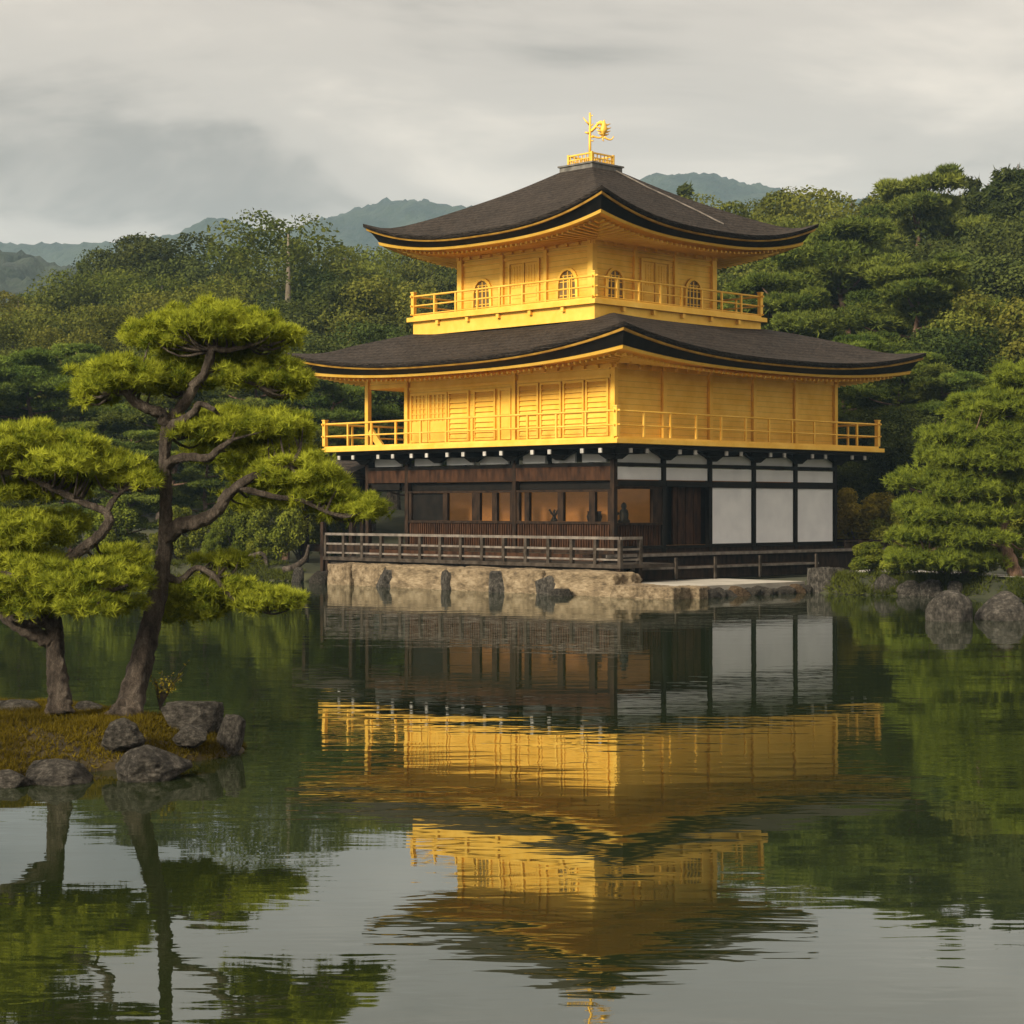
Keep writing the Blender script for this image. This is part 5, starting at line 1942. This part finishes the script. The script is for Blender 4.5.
# left end of the deck: stump stone, driftwood
rock('boulder', RB[0], P(298, 581, 51.2) + Vector((0, 0, 0.12)), (0.16, 0.16, 0.26), 0.3, 'small pale upright stone in the water left of the deck end', 'rock')
rock('boulder', RD[1], P(318, 583, 50.4) + Vector((0, 0, 0.1)), (0.26, 0.25, 0.24), 1.3, 'dark rock below the left end of the veranda', 'rock')
for pts, lab in (([(240, 560, 53.2, 2), (252, 556, 53, 2.6), (264, 555, 53, 2.2), (268, 575, 53, 1.6)], 'bare driftwood branch arching over the left bank'), ([(284, 570, 52.2, 3.5), (296, 566, 52.0, 3.2), (306, 558, 51.8, 2.6), (309, 545, 51.7, 1.5)], 'bare leaning root beside the left end of the deck')):
    m_ = MB()
    limb(m_, [(*P(p[0], p[1], p[2]), p[3] * p[2] / F) for p in pts], 5, 7)
    tag(m_.build('driftwood', M['bark'], None, smooth=True), lab, 'branch')

# pale gravel path behind the right bank
px_, py_ = np.meshgrid(np.linspace(8.2, 16, 40), np.linspace(0, 1, 5))
py2 = shoreY(px_) + 1.5 + py_ * 2.4
tag(grid_mesh('path', px_, py2, ground_z(px_, py2) + 0.05, M['gravel']), kind='structure')

# ------------------------------------------------------------------ the small island
IC = np.array([-4.55, 15.55])
IRX, IRY = 2.32, 1.95


def isl_r(a):
    return 1 + 0.06 * np.sin(3 * a + 0.6) + 0.04 * np.sin(5 * a + 2)


def isl_z(X, Y):
    dx, dy = (X - IC[0]) / IRX, (Y - IC[1]) / IRY
    q = np.sqrt(dx * dx + dy * dy) / isl_r(np.arctan2(dy, dx))
    z = 0.36 * (1 - np.clip(q, 0, 1.4) ** 3.2) - 0.03
    z = z + 0.05 * np.sin(X * 3.1 + 1) * np.sin(Y * 2.7) * (1 - np.clip(q, 0, 1)) + 0.02 * np.sin(X * 9) * np.sin(Y * 8 + 1) * (q < 1)
    z = z - 0.25 * np.clip((q - 0.93) / 0.12, 0, 1)
    return z, q


ax, ay = np.meshgrid(np.linspace(IC[0] - IRX * 1.2, IC[0] + IRX * 1.2, 120), np.linspace(IC[1] - IRY * 1.2, IC[1] + IRY * 1.2, 110))
az, aq = isl_z(ax, ay)
tag(grid_mesh('island_ground', ax, ay, np.maximum(az, -0.25), M['island_soil']), kind='structure')
r_m = np.random.default_rng(77)
N = 60000
mx, my = r_m.uniform(IC[0] - IRX, IC[0] + IRX, N), r_m.uniform(IC[1] - IRY, IC[1] + IRY, N)
mz, mq = isl_z(mx, my)
keep = (mq < 1.03) & (mz > -0.01) & (fbm(mx, my, 5, 3, 3.2) + r_m.normal(0, 0.35, N) > -0.55)
c = np.stack([mx, my, mz], 1)[keep]
d = unit(r_m.normal(0, 0.55, (len(c), 3)) + np.array([0, -0.15, 1.0]))
V = tufts(c, d, 4, 0.055, 0.007, 0.5, r_m)
tone = np.clip(0.45 + 0.35 * fbm(c[:, 0], c[:, 1], 15, 3, 2.4) + r_m.normal(0, 0.2, len(c)), 0, 1)
tag(link('moss', mesh_np('moss', V, 3, M['moss'], np.repeat(tone, 4))), kind='stuff')

IR = [rock_mesh('island_rock', s, M['stone_grey'], amp=0.22, sub=5) for s in (41, 42, 43)] + [rock_mesh('island_rock', s, M['stone_grey'], amp=0.14, blocky=0.55, sub=5) for s in (44, 45)]


def irock(px, py, Y, sx, sy, sz, k, rz, lab, zoff=-0.045):
    w = P(px, py, Y)
    rock('island_rock', IR[k], (w.x, Y, w.z + zoff), (sx * 1.02, sy * 1.02, sz * 0.88), rz, lab, 'rock', 'rocks of the small island')


irock(60, 774, 13.85, 0.29, 0.24, 0.17, 0, 0.3, 'long low grey rock at the front edge of the island, left one')
irock(154, 762, 14.05, 0.30, 0.24, 0.20, 1, 1.1, 'low broad grey rock at the front edge of the island, right one')
irock(122, 730, 14.7, 0.17, 0.17, 0.16, 2, 0.4, 'medium grey rock in the moss just before the leaning trunk')
irock(193, 714, 15.6, 0.27, 0.22, 0.17, 3, 0.1, 'largest flat-topped grey rock at the right of the island')
irock(230, 734, 15.4, 0.12, 0.16, 0.22, 4, 0.6, 'dark upright rock at the right tip of the island')
irock(190, 730, 15.0, 0.14, 0.14, 0.10, 2, 2.4, 'small rock at the foot of the flat-topped rock')
irock(20, 708, 15.9, 0.30, 0.22, 0.13, 0, 0.9, 'low grey rock behind the forked trunk at the left')
irock(92, 704, 16.0, 0.14, 0.12, 0.08, 1, 0.0, 'small low rock between the two island trunks')
irock(4, 732, 15.0, 0.13, 0.12, 0.09, 2, 1.5, 'small grey rock in the moss at the left frame edge')
irock(5, 777, 13.75, 0.26, 0.2, 0.12, 1, 2.0, 'dark low rock at the water line at the left frame edge')

# wispy plant between the trunk and the flat rock
m_ = MB()
rq = random.Random(9)
b0 = P(160, 704, 15.9)
pl_root = empty('wild_plant', b0)
tag(pl_root, 'wispy wild plant with tiny pale leaves behind the flat-topped island rock', 'plant')
lv, ld = [], []
for i in range(22):
    a = rq.uniform(0, 6.28)
    l = rq.uniform(0.14, 0.36)
    e = Vector((math.cos(a) * l * 0.55 + 0.06, math.sin(a) * l * 0.4, l))
    m_.tube([(0, 0, -0.05), e * 0.5 + Vector((0, 0, 0.03)), e], [0.004, 0.003, 0.0015], 4)
    for q in range(9):
        t = rq.uniform(0.35, 1.0)
        lv.append(np.array(e * t) + np.array([rq.uniform(-.02, .02) for _ in range(3)]))
        ld.append(np.array([rq.uniform(-.5, .5), rq.uniform(-.5, .5), 1]))
m_.build('stem', M['bark'], pl_root)
link('leaves', mesh_np('leaves', leaves(np.array(lv), unit(np.array(ld)), 0.013, np.random.default_rng(3)), 4, M['leaf_yellow'], np.random.default_rng(4).uniform(0.3, 1, len(lv))), pl_root)

# grass and low growth along the far banks
r_g = np.random.default_rng(99)
N = 20000
qx = np.concatenate([r_g.uniform(-22, -5.8, N // 2), r_g.uniform(7.4, 16, N // 2)])
qd = np.abs(r_g.normal(0, 1, N)) * 0.9 - 0.25
qy = shoreY(qx) + qd
keep = ~((qx > 8) & (qd > 1.35))
c = np.stack([qx, qy, ground_z(qx, qy)], 1)[keep]
c = c[c[:, 2] > 0.0]
V = tufts(c, unit(r_g.normal(0, 0.3, (len(c), 3)) + np.array([0, -0.3, 1.0])), 4, 0.20, 0.028, 0.45, r_g)
kk = fbm(c[:, 0], c[:, 1], 21, 3, 1.6) + r_g.normal(0, 0.3, len(c)) > -0.55
c = c[kk]
V = tufts(c, unit(r_g.normal(0, 0.35, (len(c), 3)) + np.array([0, -0.3, 0.8])), 4, 0.16, 0.024, 0.55, r_g)
tone = np.clip(0.35 + 0.3 * fbm(c[:, 0], c[:, 1], 4, 3, 1.1) + r_g.normal(0, 0.2, len(c)), 0, 1)
tag(link('bank_grass', mesh_np('bank_grass', V, 3, M['grass'], np.repeat(tone, 4))), kind='stuff')

# ------------------------------------------------------------------ the air
m = bpy.data.materials.new('haze')
m.use_nodes = True
nt = m.node_tree
nt.nodes.clear()
out = nd(nt, 'ShaderNodeOutputMaterial')
pv = nd(nt, 'ShaderNodeVolumePrincipled')
pv.inputs['Color'].default_value = (0.50, 0.77, 1.0, 1)
pv.inputs['Density'].default_value = HAZE
pv.inputs['Anisotropy'].default_value = 0.0
nt.links.new(pv.outputs[0], out.inputs['Volume'])
mb = MB()
mb.box(-800, -70, -3.5, 800, 1500, 225)
hz = mb.build('haze', m)
tag(hz, kind='stuff')
